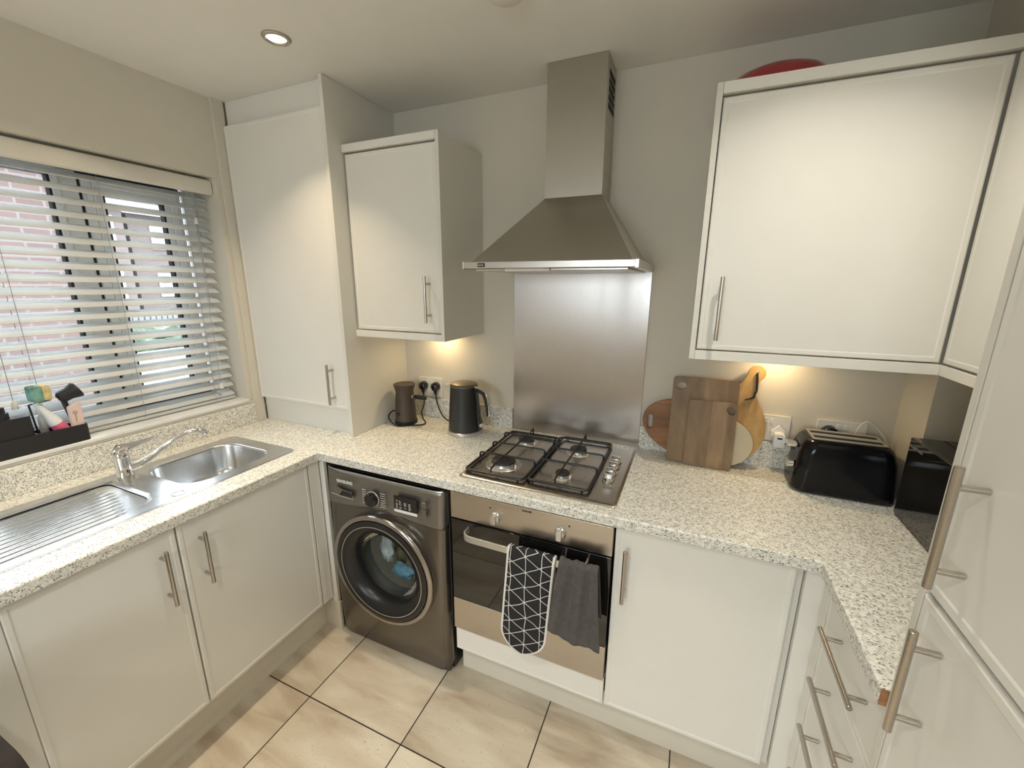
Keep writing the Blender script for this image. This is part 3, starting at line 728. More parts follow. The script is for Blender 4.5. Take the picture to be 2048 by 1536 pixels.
w2 = thing('wall_cabinet', 'wide white wall cabinet over the chopping boards and toaster', 'cabinet', (2.34, -0.17, ZC0))
link('end_panel', B((2.027, 2.0435, -0.354, -0.0005, ZC0, ZC1)), MT['carcass'], w2, bevel=0.001)
link('carcass', B((2.044, 2.645, -0.315, -0.0005, ZC0 + 0.030, ZC1 - 0.004)), MT['carcass'], w2)
link('cornice', B((2.044, 2.664, -0.354, -0.330, 2.130, ZC1)), MT['white'], w2, bevel=0.001)
pelmet_l(2.044, 2.645, w2)
d = door(w2, 2.047, 2.6465, 1.405, 2.123, -0.322, -0.345, XZ)
bar_handle(d, (2.098, -0.380, 1.534), 'z', (0, -0.035, 0), 0.192)

w3 = thing('wall_cabinet', 'white wall cabinet running from the inner corner above the microwave to the fridge housing', 'cabinet', (2.85, -0.6, ZC0))
link('carcass', B((2.690, XR - 0.0005, -0.985, -0.191, ZC0 + 0.030, ZC1 - 0.004)), MT['carcass'], w3)
link('cornice', B((2.6645, 2.682, -0.985, -0.330, 2.130, ZC1)), MT['white'], w3, bevel=0.001)
link('pelmet', B((2.6455, 2.664, -0.985, -0.337, ZC0, 1.400)), MT['white'], w3, bevel=0.001)
link('corner_filler', B((2.6455, 2.690, -0.318, -0.300, ZC0 + 0.030, ZC1 - 0.004)), MT['carcass'], w3)
d = door(w3, -0.965, -0.3475, 1.405, 2.123, 2.672, 2.650, YZ)
bar_handle(d, (2.615, -0.915, 1.534), 'z', (-0.035, 0, 0), 0.188)

def puck(x, y, z, lab):
    t = thing('cabinet_light', lab, 'light', (x, y, z))
    bm = bmesh.new(); lathe(bm, [(0.032, 0), (0.034, -0.002), (0.034, -0.010), (0.030, -0.012)], (x, y, z), 28, cap1=False); link('housing', bm, MT['silver'], t)
    bm = bmesh.new(); lathe(bm, [(0.029, -0.002), (0.029, -0.0105), (0.026, -0.0112)], (x, y, z), 28); link('lens', bm, MT['puck'], t)
    lamp('cabinet_lamp', (x, y, z - 0.0135), 0.55, (1.0, 0.72, 0.38), 0.045, R(160))
puck(0.885, -0.075, ZC0 + 0.0298, 'small warm light under the narrow wall cabinet above the kettle plugs')
puck(2.33, -0.075, ZC0 + 0.0298, 'small warm light under the wide wall cabinet above the usb charger')

# red bowl on top
rb = thing('red_bowl', 'upturned shiny red bowl on top of the wide wall cabinet', 'bowl', (2.19, -0.19, ZC1 - 0.004))
bm = bmesh.new()
prof = [(0.158, 0.0), (0.160, 0.004), (0.150, 0.030), (0.125, 0.056), (0.09, 0.072), (0.05, 0.080), (0.048, 0.086), (0.044, 0.086), (0.042, 0.081), (0.005, 0.082)]
lathe(bm, prof, (2.19, -0.165, ZC1 - 0.0035), 48); link('bowl', bm, MT['red'], rb)

# ------------------------------------------------------------------ extractor hood and splashback
hx0, hx1 = 1.2639, 1.8639; hc = (hx0 + hx1) / 2
eh = thing('extractor_hood', 'stainless steel chimney extractor hood on the back wall above the hob', 'extractor hood', (hc, -0.24, 1.654))
bm = bmesh.new()
box(bm, hx0, hx1 - 0.001, -0.479, -0.0005, 1.658, 1.680)
link('canopy_rim', bm, MT['steelh'], eh, bevel=0.0015)
for xx in ((hx1 - 0.012, hx1 + 0.001), (hx0 - 0.001, hx0 + 0.004)): link('end_cap', B((*xx, -0.4805, -0.002, 1.6545, 1.6815)), MT['silver'], eh, bevel=0.002)
bm = bmesh.new()
cx0, cx1, cyf = hc - 0.1107, hc + 0.1107, -0.158
a = [(hx0 + 0.022, -0.458, 1.680), (hx1 - 0.022, -0.458, 1.680), (hx1 - 0.022, -0.0008, 1.680), (hx0 + 0.022, -0.0008, 1.680)]
b = [(cx0, cyf, 1.930), (cx1, cyf, 1.930), (cx1, -0.0008, 1.930), (cx0, -0.0008, 1.930)]
A_ = [bm.verts.new(p) for p in a]; B_ = [bm.verts.new(p) for p in b]
bm.faces.new(A_); bm.faces.new(B_)
for k in range(4): bm.faces.new((A_[k], A_[(k + 1) % 4], B_[(k + 1) % 4], B_[k]))
link('canopy', bm, MT['hoodm'], eh, smooth=10)
ch = link('chimney', B((cx0, cx1, cyf, -0.0008, 1.9302, HC - 0.0005)), MT['hoodm'], eh, bevel=0.0012)
link('chimney_seam', B((cx0 - 0.0006, cx1 + 0.0006, cyf - 0.0006, -0.001, 1.93, 2.10)), MT['hoodm'], eh)
bm = bmesh.new()
for k in range(5): box(bm, cx1 + 0.0002, cx1 + 0.0012, -0.125 + 0.0, -0.025, 2.225 + k * 0.026, 2.244 + k * 0.026)
link('vent_grille', bm, MT['dark'], ch)
link('badge', B((1.3235, 1.3515, -0.4802, -0.4790, 1.6625, 1.6755)), MT['ink'], eh)
text('badge_lettering', 'ZANUSSI', 0.0062, (1.3248, -0.4804, 1.6668), (1, 0, 0), (0, 0, 1), MT['print_w'], eh, sx=0.9)
bm = B((1.30, 1.83, -0.45, -0.03, 1.6505, 1.6578)); link('filter', bm, MT['silver'], eh, bevel=0.002)
bm = B((1.42, 1.58, -0.466, -0.452, 1.6475, 1.6577)); link('light_lens', bm, MT['lens'], eh, bevel=0.002)

tag(link('splashback', B((1.2618, 1.8622, -0.006, -0.0005, WZ + 0.0004, 1.660)), MT['splash'], base=(1.562, 0, WZ), bevel=0.0008), 'brushed stainless steel splashback on the wall behind the hob', 'splashback')

# ------------------------------------------------------------------ gas hob
hb = thing('gas_hob', 'four burner stainless steel gas hob set in the worktop', 'hob', (1.57, -0.32, WZ))
HX0, HX1, HY0, HY1, HZ = 1.2826, 1.8599, -0.5773, -0.0672, 0.9175
bm = bmesh.new()
rings = []
for (dd, z) in ((0, WZ + 0.0003), (0.0, WZ + 0.003), (0.004, HZ - 0.0015), (0.010, HZ), (0.014, HZ)):
    rings.append([bm.verts.new((x, y, z)) for x, y in rrect(HX0 + dd, HX1 - dd, HY0 + dd, HY1 - dd, 0.012, 5)])
for p, q in zip(rings, rings[1:]):
    for k in range(len(p)): bm.faces.new((p[k], p[(k + 1) % len(p)], q[(k + 1) % len(p)], q[k]))
bm.faces.new(rings[-1]); bm.faces.new(rings[0])
link('plate', bm, MT['hobm'], hb, smooth=40)
def burner(x, y, r):
    bm = bmesh.new(); z = HZ
    lathe(bm, [(r * 1.55, 0), (r * 1.5, 0.0025), (r * 1.15, 0.003), (r * 1.08, 0.012), (r * 1.08, 0.013)], (x, y, z), 36)
    o = link('burner', bm, MT['alu'], hb)
    bm = bmesh.new(); lathe(bm, [(r, 0.0132), (r * 1.02, 0.0155), (r * 1.0, 0.019), (r * 0.93, 0.021), (r * 0.2, 0.0215)], (x, y, z), 36)
    link('burner_cap', bm, MT['cap'], o)
    bm = bmesh.new(); cyl(bm, (x + r * 1.25, y - r * 0.4, z), (x + r * 1.25, y - r * 0.4, z + 0.014), 0.003, 10); link('igniter', bm, MT['plug'], o)
BUR = [(1.400, -0.181, 0.034), (1.400, -0.428, 0.046), (1.640, -0.195, 0.034), (1.643, -0.440, 0.025)]
for q in BUR: burner(*q)
def support(x0, x1, y0, y1, ys, xc):
    bm = bmesh.new(); z = 0.9275; zt_ = 0.9505; r = 0.0042
    loop = [(x, y, z) for x, y in rrect(x0, x1, y0, y1, 0.016, 5)]
    tube(bm, loop, 0.0052, 10, closed=True)
    for y in ys:
        tube(bm, [(x0, y, z), (x0, y, zt_ - 0.008), (x0 + 0.003, y, zt_ - 0.002), (x0 + 0.010, y, zt_), (x1 - 0.010, y, zt_), (x1 - 0.003, y, zt_ - 0.002), (x1, y, zt_ - 0.008), (x1, y, z)], r, 8)
    tube(bm, [(xc, y1, z), (xc, y1 - 0.002, zt_ + 0.006), (xc, y1 - 0.012, zt_ + 0.006), (xc, y1 - 0.035, zt_ - 0.001), (xc, y0 + 0.03, zt_ - 0.001), (xc, y0 + 0.004, zt_ - 0.004), (xc, y0, z)], r * 0.85, 8)
    for x in (x0 + 0.02, x1 - 0.02):
        for y in (y0 + 0.001, y1 - 0.001): tube(bm, [(x, y, z), (x, y, HZ + 0.0003)], 0.004, 8)
    link('pan_support', bm, MT['iron'], hb)
support(1.294, 1.527, -0.545, -0.095, (-0.181, -0.303, -0.422), 1.400)
support(1.539, 1.758, -0.530, -0.070, (-0.140, -0.262, -0.390), 1.641)
for y in (-0.232, -0.290, -0.348, -0.406):
    bm = bmesh.new(); lathe(bm, [(0.021, 0), (0.021, 0.003), (0.0175, 0.005), (0.0155, 0.013), (0.012, 0.014)], (1.803, y, HZ + 0.0002), 28)
    prism(bm, rrect(1.803 - 0.017, 1.803 + 0.017, y - 0.0055, y + 0.0055, 0.003, 3), HZ + 0.012, HZ + 0.026, XY)
    link('knob', bm, MT['chrome'], hb, bevel=0.0006)

# ------------------------------------------------------------------ base cabinets
FY = -0.606      # door face of the back run (sits under the worktop lip)
FXL = 0.606      # door face of the left run
FXR = 2.4165     # door face of the right run
bcab = thing('base_cabinet', 'white double-door base cabinet under the sink', 'cabinet', (0.3, -1.1, 0))
link('carcass', B((0.02, 0.585, -1.527, -0.66, 0.152, WB - 0.16)), MT['carcass'], bcab)
d = door(bcab, -1.158, -0.668, 0.176, 0.868, 0.587, FXL, YZ)
bar_handle(d, (FXL + 0.035, -1.100, 0.725), 'z', (0.035, 0, 0), 0.19)
d = door(bcab, -1.528, -1.162, 0.176, 0.868, 0.587, FXL, YZ)
bar_handle(d, (FXL + 0.035, -1.210, 0.722), 'z', (0.035, 0, 0), 0.19)
link('corner_post', B((0.560, FXL, -0.664, -0.612, 0.176, 0.8705), (0.560, 0.629, -0.606, -0.590, 0.152, 0.8705)), MT['white'], bcab, bevel=0.001)
tag(link('plinth', B((0.5385, 0.636, -0.606, -0.592, 0.0, 0.150)), MT['plinth'], base=(0.59, -0.6, 0), bevel=0.001), 'short white kickboard return beside the washing machine foot', 'plinth')
tag(link('end_panel', B((0.03, 0.6055, -1.72, -1.5287, 0, 0.8705)), MT['carcass'], base=(0.3, -1.6, 0), bevel=0.002), 'plain white panel closing the worktop run past the sink cabinet', 'panel')
tag(link('plinth', B((0.520, 0.538, -1.5285, -0.60, 0.0, 0.150)), MT['plinth'], base=(0.53, -1.1, 0), bevel=0.001), 'white kickboard below the sink cabinet doors', 'plinth')

hous = thing('oven_housing', 'white oven housing with a slim panel below the oven', 'cabinet', (1.567, -0.3, 0))
link('side_panel', B((1.2575, 1.2685, -0.560, -0.02, 0.152, 0.870)), MT['carcass'], hous)
link('shelf', B((1.2686, 1.865, -0.58, -0.02, 0.252, 0.266)), MT['carcass'], hous)
door(hous, 1.2697, 1.8640, 0.156, 0.266, -0.588, FY, XZ, name='lower_panel', rim=0.010)
b3 = thing('base_cabinet', 'white single-door base cabinet right of the oven', 'cabinet', (2.12, -0.3, 0))
link('carcass', B((1.868, 2.372, -0.585, -0.02, 0.152, 0.870)), MT['carcass'], b3)
d = door(b3, 1.8690, 2.352, 0.160, 0.866, -0.588, FY, XZ)
bar_handle(d, (1.906, FY - 0.035, 0.715), 'z', (0, -0.035, 0), 0.19)
link('corner_post', B((2.374, 2.418, -0.604, -0.56, 0.152, 0.870)), MT['white'], b3, bevel=0.001)
tag(link('plinth', B((1.262, 2.470, -0.545, -0.527, 0.0, 0.150)), MT['plinth'], base=(1.9, -0.53, 0), bevel=0.001), 'white kickboard below the oven and single-door cabinet', 'plinth')
tag(link('plinth', B((2.470, 2.488, -0.998, -0.527, 0.0, 0.150)), MT['plinth'], base=(2.48, -0.8, 0), bevel=0.001), 'white kickboard under the drawers beside the fridge housing', 'plinth')

du = thing('drawer_unit', 'white drawer unit with three bar handles beside the fridge housing', 'drawers', (2.72, -0.8, 0))
link('carcass', B((2.437, XR - 0.001, -0.995, -0.645, 0.152, 0.870)), MT['carcass'], du)
link('filler_post', B((FXR, 2.436, -0.652, -0.6045, 0.160, 0.870)), MT['white'], du, bevel=0.001)
for (z0, z1, zh) in ((0.702, 0.866, 0.797), (0.553, 0.699, 0.646), (0.404, 0.550, 0.496), (0.160, 0.401, 0.345)):
    dd = link('drawer', door_bm(-0.990, -0.655, z0, z1, 2.436, FXR, YZ, rim=0.010), MT['white'], du, smooth=20)
    bar_handle(dd, (FXR - 0.035, -0.843, zh), 'y', (-0.035, 0, 0), 0.215)

# ------------------------------------------------------------------ tall fridge housing
FXT = 2.4085
tu = thing('fridge_housing', 'tall white integrated fridge housing with two doors in the near foreground', 'fridge housing', (2.72, -1.3, 0))
link('side_panel', B((FXT + 0.0005, XR - 0.001, -1.016, -0.9995, 0.0, HC - 0.12)), MT['carcass'], tu, bevel=0.001)
link('side_panel', B((FXT + 0.0005, XR - 0.001, -1.640, -1.622, 0.0, HC - 0.12)), MT['carcass'], tu)
link('carcass', B((FXT + 0.022, XR - 0.001, -1.621, -1.017, 0.10, HC - 0.122)), MT['carcass'], tu)
d = door(tu, -1.618, -1.0185, 1.136, 2.24, FXT + 0.020, FXT, YZ, rim=0.017)
bar_handle(d, (FXT - 0.035, -1.090, 1.274), 'z', (-0.035, 0, 0), 0.190)
d = door(tu, -1.618, -1.0185, 0.16, 1.127, FXT + 0.020, FXT, YZ, rim=0.017)
bar_handle(d, (FXT - 0.035, -1.090, 1.008), 'z', (-0.035, 0, 0), 0.190)
link('kickboard', B((2.48, 2.498, -1.62, -1.018, 0.0, 0.0995)), MT['plinth'], tu)

# ------------------------------------------------------------------ oven
ov = thing('oven', 'built-in electric oven with steel control panel and dark glass door', 'oven', (1.567, -0.3, 0.268))
OX0, OX1 = 1.2705, 1.8635; OF = -0.618
link('cavity', B((1.275, 1.859, -0.585, -0.03, 0.270, 0.866)), MT['dark'], ov)
cp = link('control_panel', B((OX0, OX1, OF, -0.586, 0.762, 0.8665)), MT['steelh'], ov, bevel=0.0015)
for x in (1.4565, 1.6935):
    bm = bmesh.new(); lathe(bm, [(0.020, 0), (0.020, -0.004), (0.017, -0.008), (0.0155, -0.014), (0.013, -0.015)], (x, OF, 0.805), 32, axis='y')
    prism(bm, rrect(x - 0.0085, x + 0.0085, 0.805 - 0.0165, 0.805 + 0.0165, 0.003, 3), OF - 0.014, OF - 0.027, XZ)
    link('knob', bm, MT['silver'], cp, bevel=0.0012)
bm = bmesh.new()
for x in (1.434, 1.722): cyl(bm, (x, OF - 0.0006, 0.836), (x, OF, 0.836), 0.0033, 16)
link('indicator', bm, MT['ink'], cp)
text('badge_lettering', 'ZANUSSI', 0.0088, (1.555, OF - 0.0006, 0.8515), (1, 0, 0), (0, 0, 1), MT['ink'], ov, bold=0.0002)
od = link('door', B((OX0 + 0.001, OX1 - 0.001, OF, -0.586, 0.412, 0.756)), MT['blackglass'], ov, bevel=0.0015)
link('door_trim', B((OX0 + 0.001, OX1 - 0.001, OF - 0.001, -0.586, 0.272, 0.411)), MT['steelh'], ov, bevel=0.0015)
bm = bmesh.new()
zc = 0.7265
path = [(1.345, OF, zc), (1.345, OF - 0.022, zc), (1.3475, OF - 0.036, zc), (1.355, OF - 0.046, zc), (1.368, OF - 0.052, zc), (1.39, OF - 0.054, zc), (1.567, OF - 0.055, zc)]
path = path + [(2 * 1.567 - p[0], p[1], p[2]) for p in path[-2::-1]]
def ribbon(bm, path, h, t):
    n = len(path); L_ = []
    for i, p in enumerate(path):
        p = Vector(p); d_ = (Vector(path[min(i + 1, n - 1)]) - Vector(path[max(i - 1, 0)])); d_.normalize()
        nrm = d_.cross(Vector((0, 0, 1)))
        L_.append([bm.verts.new(p + nrm * a_ * t / 2 + Vector((0, 0, b_ * h / 2))) for a_, b_ in ((-1, -1), (1, -1), (1, 1), (-1, 1))])
    for a_, b_ in zip(L_, L_[1:]):
        for k in range(4): bm.faces.new((a_[k], a_[(k + 1) % 4], b_[(k + 1) % 4], b_[k]))
    bm.faces.new(L_[0]); bm.faces.new(L_[-1])
ribbon(bm, path, 0.024, 0.006)
link('handle', bm, MT['silver'], od, bevel=0.001, smooth=40)
HYc = OF - 0.055

# glove and towel draped over the handle: distance s along the drape measured from the front hem
def drape_pt(s, front, zc_=zc, yc=HYc, r=0.0075):
    """s: 0 at the bottom of the front fall .. ; returns (y, z)"""
    top = zc_ + 0.0125
    if s < front: return (yc - r, top - (front - s))
    q = s - front; arcl = math.pi * r
    if q < arcl:
        a = q / r; return (yc - r * math.cos(a), top + r * math.sin(a))
    return (yc + r, top - (q - arcl))
gl = thing('oven_glove', 'black double oven glove with white triangle lines and pale binding over the oven handle', 'oven glove', (1.61, HYc, 0.35))
GX0, GX1 = 1.530, 1.694
def glove_outline(s, front, back, w):
    """half width at s with rounded ends"""
    r = w
    tot = front + back
    e = min(s, tot - s)
    if e < r: return math.sqrt(max(0, r * r - (r - e) ** 2))
    return w
def glove(bm, front, back, xc, w, off, slant, nx=10, ns=60, trim=None):
    tot = front + back; rows = []
    for j in range(ns + 1):
        # denser sampling near the ends
        s = tot * (0.5 - 0.5 * math.cos(math.pi * j / ns))
        hw = max(glove_outline(s, front, back, w), 0.002)
        y, z = drape_pt(s, front, r=0.0075 + off)
        xs = xc + slant * (z - zc)
        row = []
        for i in range(nx + 1):
            u = -1 + 2 * i / nx
            yy = y - (0.004 * (1 - u * u)) * (1 if s < front else -1) * min(1, abs(s - front) / 0.05)
            if s < front: yy -= 0.012 * (1 - s / front) * (0.5 - 0.5 * math.cos(math.pi * min(1, (1 - s / front) * 2)))
            row.append(Vector((xs + u * hw, yy, z + 0.0)))
        rows.append(row)
    if trim is None:
        V = [[bm.verts.new(p) for p in r_] for r_ in rows]
        for a_, b_ in zip(V, V[1:]):
            for k in range(nx): bm.faces.new((a_[k], a_[k + 1], b_[k + 1], b_[k]))
    else:
        loop = [r_[0] for r_ in rows] + [r_[-1] for r_ in rows[::-1]]
        out_ = [loop[0]]
        for p in loop[1:]:
            if (p - out_[-1]).length > 0.004: out_.append(p)
        tube(bm, out_, trim, 8, closed=True)
bm = bmesh.new(); glove(bm, 0.380, 0.365, 1.612, 0.078, 0.004, 0.06); link('pad', bm, MT['glove'], gl, solid=0.008, smooth=60)
bm = bmesh.new(); glove(bm, 0.380, 0.365, 1.612, 0.079, 0.004, 0.06, trim=0.0055); link('binding', bm, MT['trimw'], gl, smooth=60)

tw = thing('tea_towel', 'crumpled charcoal grey tea towel hanging over the oven handle', 'towel', (1.77, HYc, 0.47))
bm = bmesh.new()
F_, K_ = 0.262, 0.20
def tfn(u, v):
    s = (F_ + K_) * v
    y, z = drape_pt(s, F_, r=0.011)
    d1 = abs(s - F_ - 0.017)                      # distance down from the top of the drape
    k = min(1, max(0, d1 - 0.012) / 0.10)
    x = 1.712 + 0.122 * u
    x += -0.030 * (1 - u) * min(1, d1 / 0.26) + 0.022 * u * min(1, d1 / 0.25)
    front = s < F_ + 0.017
    w = u * 15.0 + 0.5 * math.sin(d1 * 11)
    fold = (0.010 * math.sin(w) * (0.7 + 0.3 * math.cos(d1 * 14)) + 0.004 * math.sin(u * 31 + d1 * 16)) * (1 - 0.6 * min(1, d1 / 0.26))
    lift = 0.0022 * (1 + math.sin(w + 0.8)) + 0.0012 * (1 + math.sin(u * 34))
    a = min(1, max(0, 1 - d1 / 0.03))
    y2 = y - (0.013 + fold) * (0.25 + 0.75 * k) * min(1, d1 / 0.012) if front else y + 0.5 * (0.006 + 0.3 * abs(fold)) * min(1, d1 / 0.012) * k
    z2 = z + lift * a * 1.6 - 0.018 * u * k + 0.006 * math.sin(u * 8 + 1) * k
    return (x, y2, z2)
grid(bm, tfn, 70, 80)
link('cloth', bm, MT['towel'], tw, solid=0.0022, smooth=80)

# ------------------------------------------------------------------ washing machine
wm = thing('washing_machine', 'graphite front-loading washing machine with clothes in its drum', 'washing machine', (0.94, -0.32, 0))
WX0, WX1 = 0.6395, 1.2405
link('body', B((WX0 + 0.003, WX1 - 0.003, -0.575, -0.04, 0.012, 0.846)), MT['washside'], wm, bevel=0.004)
def washer_front(z0, z1, dy=0.0, hole=None):
    """curved front shell, outline in plan, extruded in z with a slight bulge"""
    bm = bmesh.new(); nz = 14; rows = []
    for j in range(nz + 1):
        z = z0 + (z1 - z0) * j / nz
        bul = 0.016 * math.sin(math.pi * min(1, max(0, z / 0.86))) ** 0.8
        prof = [(WX0, -0.560), (WX0, -0.578), (WX0 + 0.006, -0.592 - bul * 0.6), (WX0 + 0.022, -0.602 - bul), (WX0 + 0.055, -0.606 - bul), (0.94, -0.608 - bul)]
        prof = prof + [(2 * 0.94 - p[0], p[1]) for p in prof[-2::-1]]
        rows.append([bm.verts.new((x, y + dy, z)) for x, y in prof])
    for a_, b_ in zip(rows, rows[1:]):
        for k in range(len(a_) - 1): bm.faces.new((a_[k], a_[k + 1], b_[k + 1], b_[k]))
    bm.faces.new(rows[0]); bm.faces.new(rows[-1]); 
    for r0 in (0,):
        bm.faces.new([r[0] for r in rows] + [r[-1] for r in rows[::-1]])
    return bm
PX, PZ, PY = 0.942, 0.443, -0.6255
# lower front with porthole opening, one curved sheet
bm = bmesh.new()
def bulge(z): return 0.016 * math.sin(math.pi * min(1, max(0, z / 0.86))) ** 0.8
def front_y(x, z):
    e = min(x - WX0, WX1 - x); bul = bulge(z)
    pts = [(0, 0.560), (0.0005, 0.578), (0.006, 0.592 + bul * 0.6), (0.022, 0.602 + bul), (0.055, 0.606 + bul), (0.31, 0.608 + bul)]
    for (a0_, y0_), (a1_, y1_) in zip(pts, pts[1:]):
        if e <= a1_: return -(y0_ + (y1_ - y0_) * (e - a0_) / (a1_ - a0_))
    return -pts[-1][1]
nseg = 96; hole_r = 0.212
zb0, zb1 = 0.014, 0.722
def zsplit(x): # seam between lower front and control panel dips in the middle-left
    return 0.700 - 0.0 * x
rings = []
for t in (0.0, 0.12, 0.25, 0.4, 0.55, 0.7, 0.82, 0.90, 0.95, 0.98, 1.0):
    ring = []
    for k in range(nseg):
        a = 2 * math.pi * k / nseg; ca, sa = math.cos(a), math.sin(a)
        # square boundary point
        sx_ = ((WX1 - PX) if ca > 0 else (PX - WX0)) / max(abs(ca), 1e-6); sz_ = ((zb1 - PZ) if sa > 0 else (PZ - zb0)) / max(abs(sa), 1e-6)
        Rb = min(sx_, sz_); r_ = hole_r + (Rb - hole_r) * t
        x = min(max(PX + ca * r_, WX0), WX1); z = PZ + sa * r_
        ring.append(bm.verts.new((x, front_y(x, z), z)))
    rings.append(ring)
for a_, b_ in zip(rings, rings[1:]):
    for k in range(nseg): bm.faces.new((a_[k], a_[(k + 1) % nseg], b_[(k + 1) % nseg], b_[k]))
link('front_panel', bm, MT['washer'], wm, smooth=50, solid=0.0015)
# control panel, slightly proud; lower edge dips over the drawer side
bm = bmesh.new()
def cpf(u, v):
    x = WX0 + (WX1 - WX0) * u
    zl = 0.685 + 0.022 * math.exp(-((u - 0.52) / 0.24) ** 2) 
    z = zl + (0.842 - zl) * v
    return (x, front_y(x, z) - 0.0035 - 0.004 * (v > 0.97) * 0, z)
G = grid(bm, cpf, 60, 10)
link('control_panel', bm, MT['washtop'], wm, smooth=50, solid=0.004)
bm = bmesh.new(); tube(bm, [(WX0 + (WX1 - WX0) * (0.02 + 0.96 * k / 40), front_y(WX0 + (WX1 - WX0) * (0.02 + 0.96 * k / 40), 0.842) - 0.003, 0.8435) for k in range(41)], 0.0032, 8)
link('top_edge', bm, MT['silver'], wm)
link('worktop_lid', B((WX0 + 0.004, WX1 - 0.004, -0.60, -0.04, 0.8462, 0.852)), MT['washside'], wm)
CPY = -0.6325
text('brand_lettering', 'SAMSUNG', 0.0185, (0.727, CPY - 0.0006, 0.800), (1, 0, 0), (0, 0, 1), MT['print_w'], wm, bold=0.0005)
bm = bmesh.new(); prism(bm, [(0.700, 0.742), (0.700, 0.775), (0.735, 0.775), (0.752, 0.769), (0.804, 0.765), (0.806, 0.741), (0.80, 0.735), (0.73, 0.738)], CPY - 0.0008, CPY + 0.002, XZ)
dw = link('detergent_drawer', bm, MT['washtop'], wm, bevel=0.0008)
bm = bmesh.new(); prism(bm, [(0.735, 0.742), (0.752, 0.764), (0.803, 0.761), (0.803, 0.742)], CPY - 0.0018, CPY - 0.0009, XZ); link('grip_recess', bm, MT['gloss'], dw)
bm = bmesh.new(); tube(bm, [(0.690, CPY - 0.001, 0.7425), (0.735, CPY - 0.002, 0.7375), (0.812, CPY - 0.002, 0.7355)], 0.0018, 8); link('chrome_line', bm, MT['silver'], dw)
bm = bmesh.new(); lathe(bm, [(0.033, 0), (0.033, -0.004), (0.031, -0.005)], (0.915, CPY, 0.7625), 40, axis='y'); kn = link('dial', bm, MT['silver'], wm)
bm = bmesh.new(); lathe(bm, [(0.030, -0.004), (0.0285, -0.020), (0.024, -0.024), (0.004, -0.0245)], (0.915, CPY, 0.7625), 40, axis='y'); link('dial_knob', bm, MT['gloss'], kn)
bm = bmesh.new()
for k in range(7):
    z = 0.733 + k * 0.0098
    for s in (-1, 1):
        wdt = 0.019 if s < 0 else 0.026
        x = 0.915 + s * (0.036 + 0.006 * abs(k - 3) * 0.0)
        box(bm, min(x, x + s * wdt), max(x, x + s * wdt), CPY - 0.0007, CPY - 0.0001, z, z + 0.0032)
link('programme_print', bm, MT['print_g'], wm)
dsp = link('display', B((1.020, 1.128, CPY - 0.0014, CPY + 0.001, 0.745, 0.803)), MT['gloss'], wm, bevel=0.0006)
bm = bmesh.new()
random.seed(3)
for cx_ in (1.030, 1.046, 1.068, 1.090):
    for k in range(7):
        if random.random() < 0.85: box(bm, cx_, cx_ + random.uniform(0.006, 0.012), CPY - 0.0019, CPY - 0.0015, 0.750 + k * 0.0052, 0.7525 + k * 0.0052)
link('display_print', bm, MT['print_g'], dsp)
link('touch_strip', B((1.020, 1.128, CPY - 0.0016, CPY + 0.001, 0.733, 0.7445)), MT['print_w'], wm, bevel=0.0004)
link('button', B((1.150, 1.170, CPY - 0.0030, CPY, 0.778, 0.800)), MT['washtop'], wm, bevel=0.0015)
link('button', B((1.150, 1.170, CPY - 0.0030, CPY, 0.732, 0.768)), MT['washtop'], wm, bevel=0.0015)
# porthole door
pd = bmesh.new(); lathe(pd, [(0.214, 0.012), (0.247, 0.006), (0.252, -0.012), (0.251, -0.024), (0.243, -0.030), (0.233, -0.028), (0.230, -0.020)], (PX, PY, PZ), 96, axis='y', cap0=False, cap1=False)
pdo = link('porthole_door', pd, plain('door_ring_metal', (0.42, 0.40, 0.38), 0.16, 1.0), wm, smooth=50)
bm = bmesh.new(); lathe(bm, [(0.231, -0.018), (0.229, -0.030), (0.212, -0.034), (0.206, -0.031)], (PX, PY, PZ), 96, axis='y', cap0=False, cap1=False); link('outer_bezel', bm, MT['washside'], pdo, smooth=60)
bm = bmesh.new(); lathe(bm, [(0.2065, -0.030), (0.2065, -0.0325), (0.2035, -0.0325), (0.2035, -0.030)], (PX, PY, PZ), 96, axis='y', cap0=False, cap1=False); link('chrome_line', bm, MT['silver'], pdo)
bm = bmesh.new(); lathe(bm, [(0.2035, -0.031), (0.175, -0.022), (0.158, 0.006), (0.152, 0.030)], (PX, PY, PZ), 96, axis='y', cap0=False, cap1=False); link('inner_bezel', bm, MT['washside'], pdo, smooth=60)
bm = bmesh.new(); lathe(bm, [(0.154, 0.026), (0.145, 0.062), (0.11, 0.088), (0.06, 0.10), (0.003, 0.102)], (PX, PY, PZ), 64, axis='y', cap0=False); link('glass_bowl', bm, MT['doorglass'], pdo, smooth=80)
bm = bmesh.new(); lathe(bm, [(0.212, 0.012), (0.205, 0.05), (0.175, 0.075), (0.165, 0.10), (0.19, 0.115)], (PX, PY, PZ), 64, axis='y', cap0=False, cap1=False); link('bellows', bm, MT['bellows'], wm, smooth=60)
bm = bmesh.new()
lathe(bm, [(0.19, 0.115), (0.235, 0.13), (0.240, 0.15), (0.240, 0.38), (0.225, 0.40), (0.02, 0.41)], (PX, PY, PZ), 64, axis='y', cap0=False)
link('drum', bm, MT['drum'], wm, smooth=60)
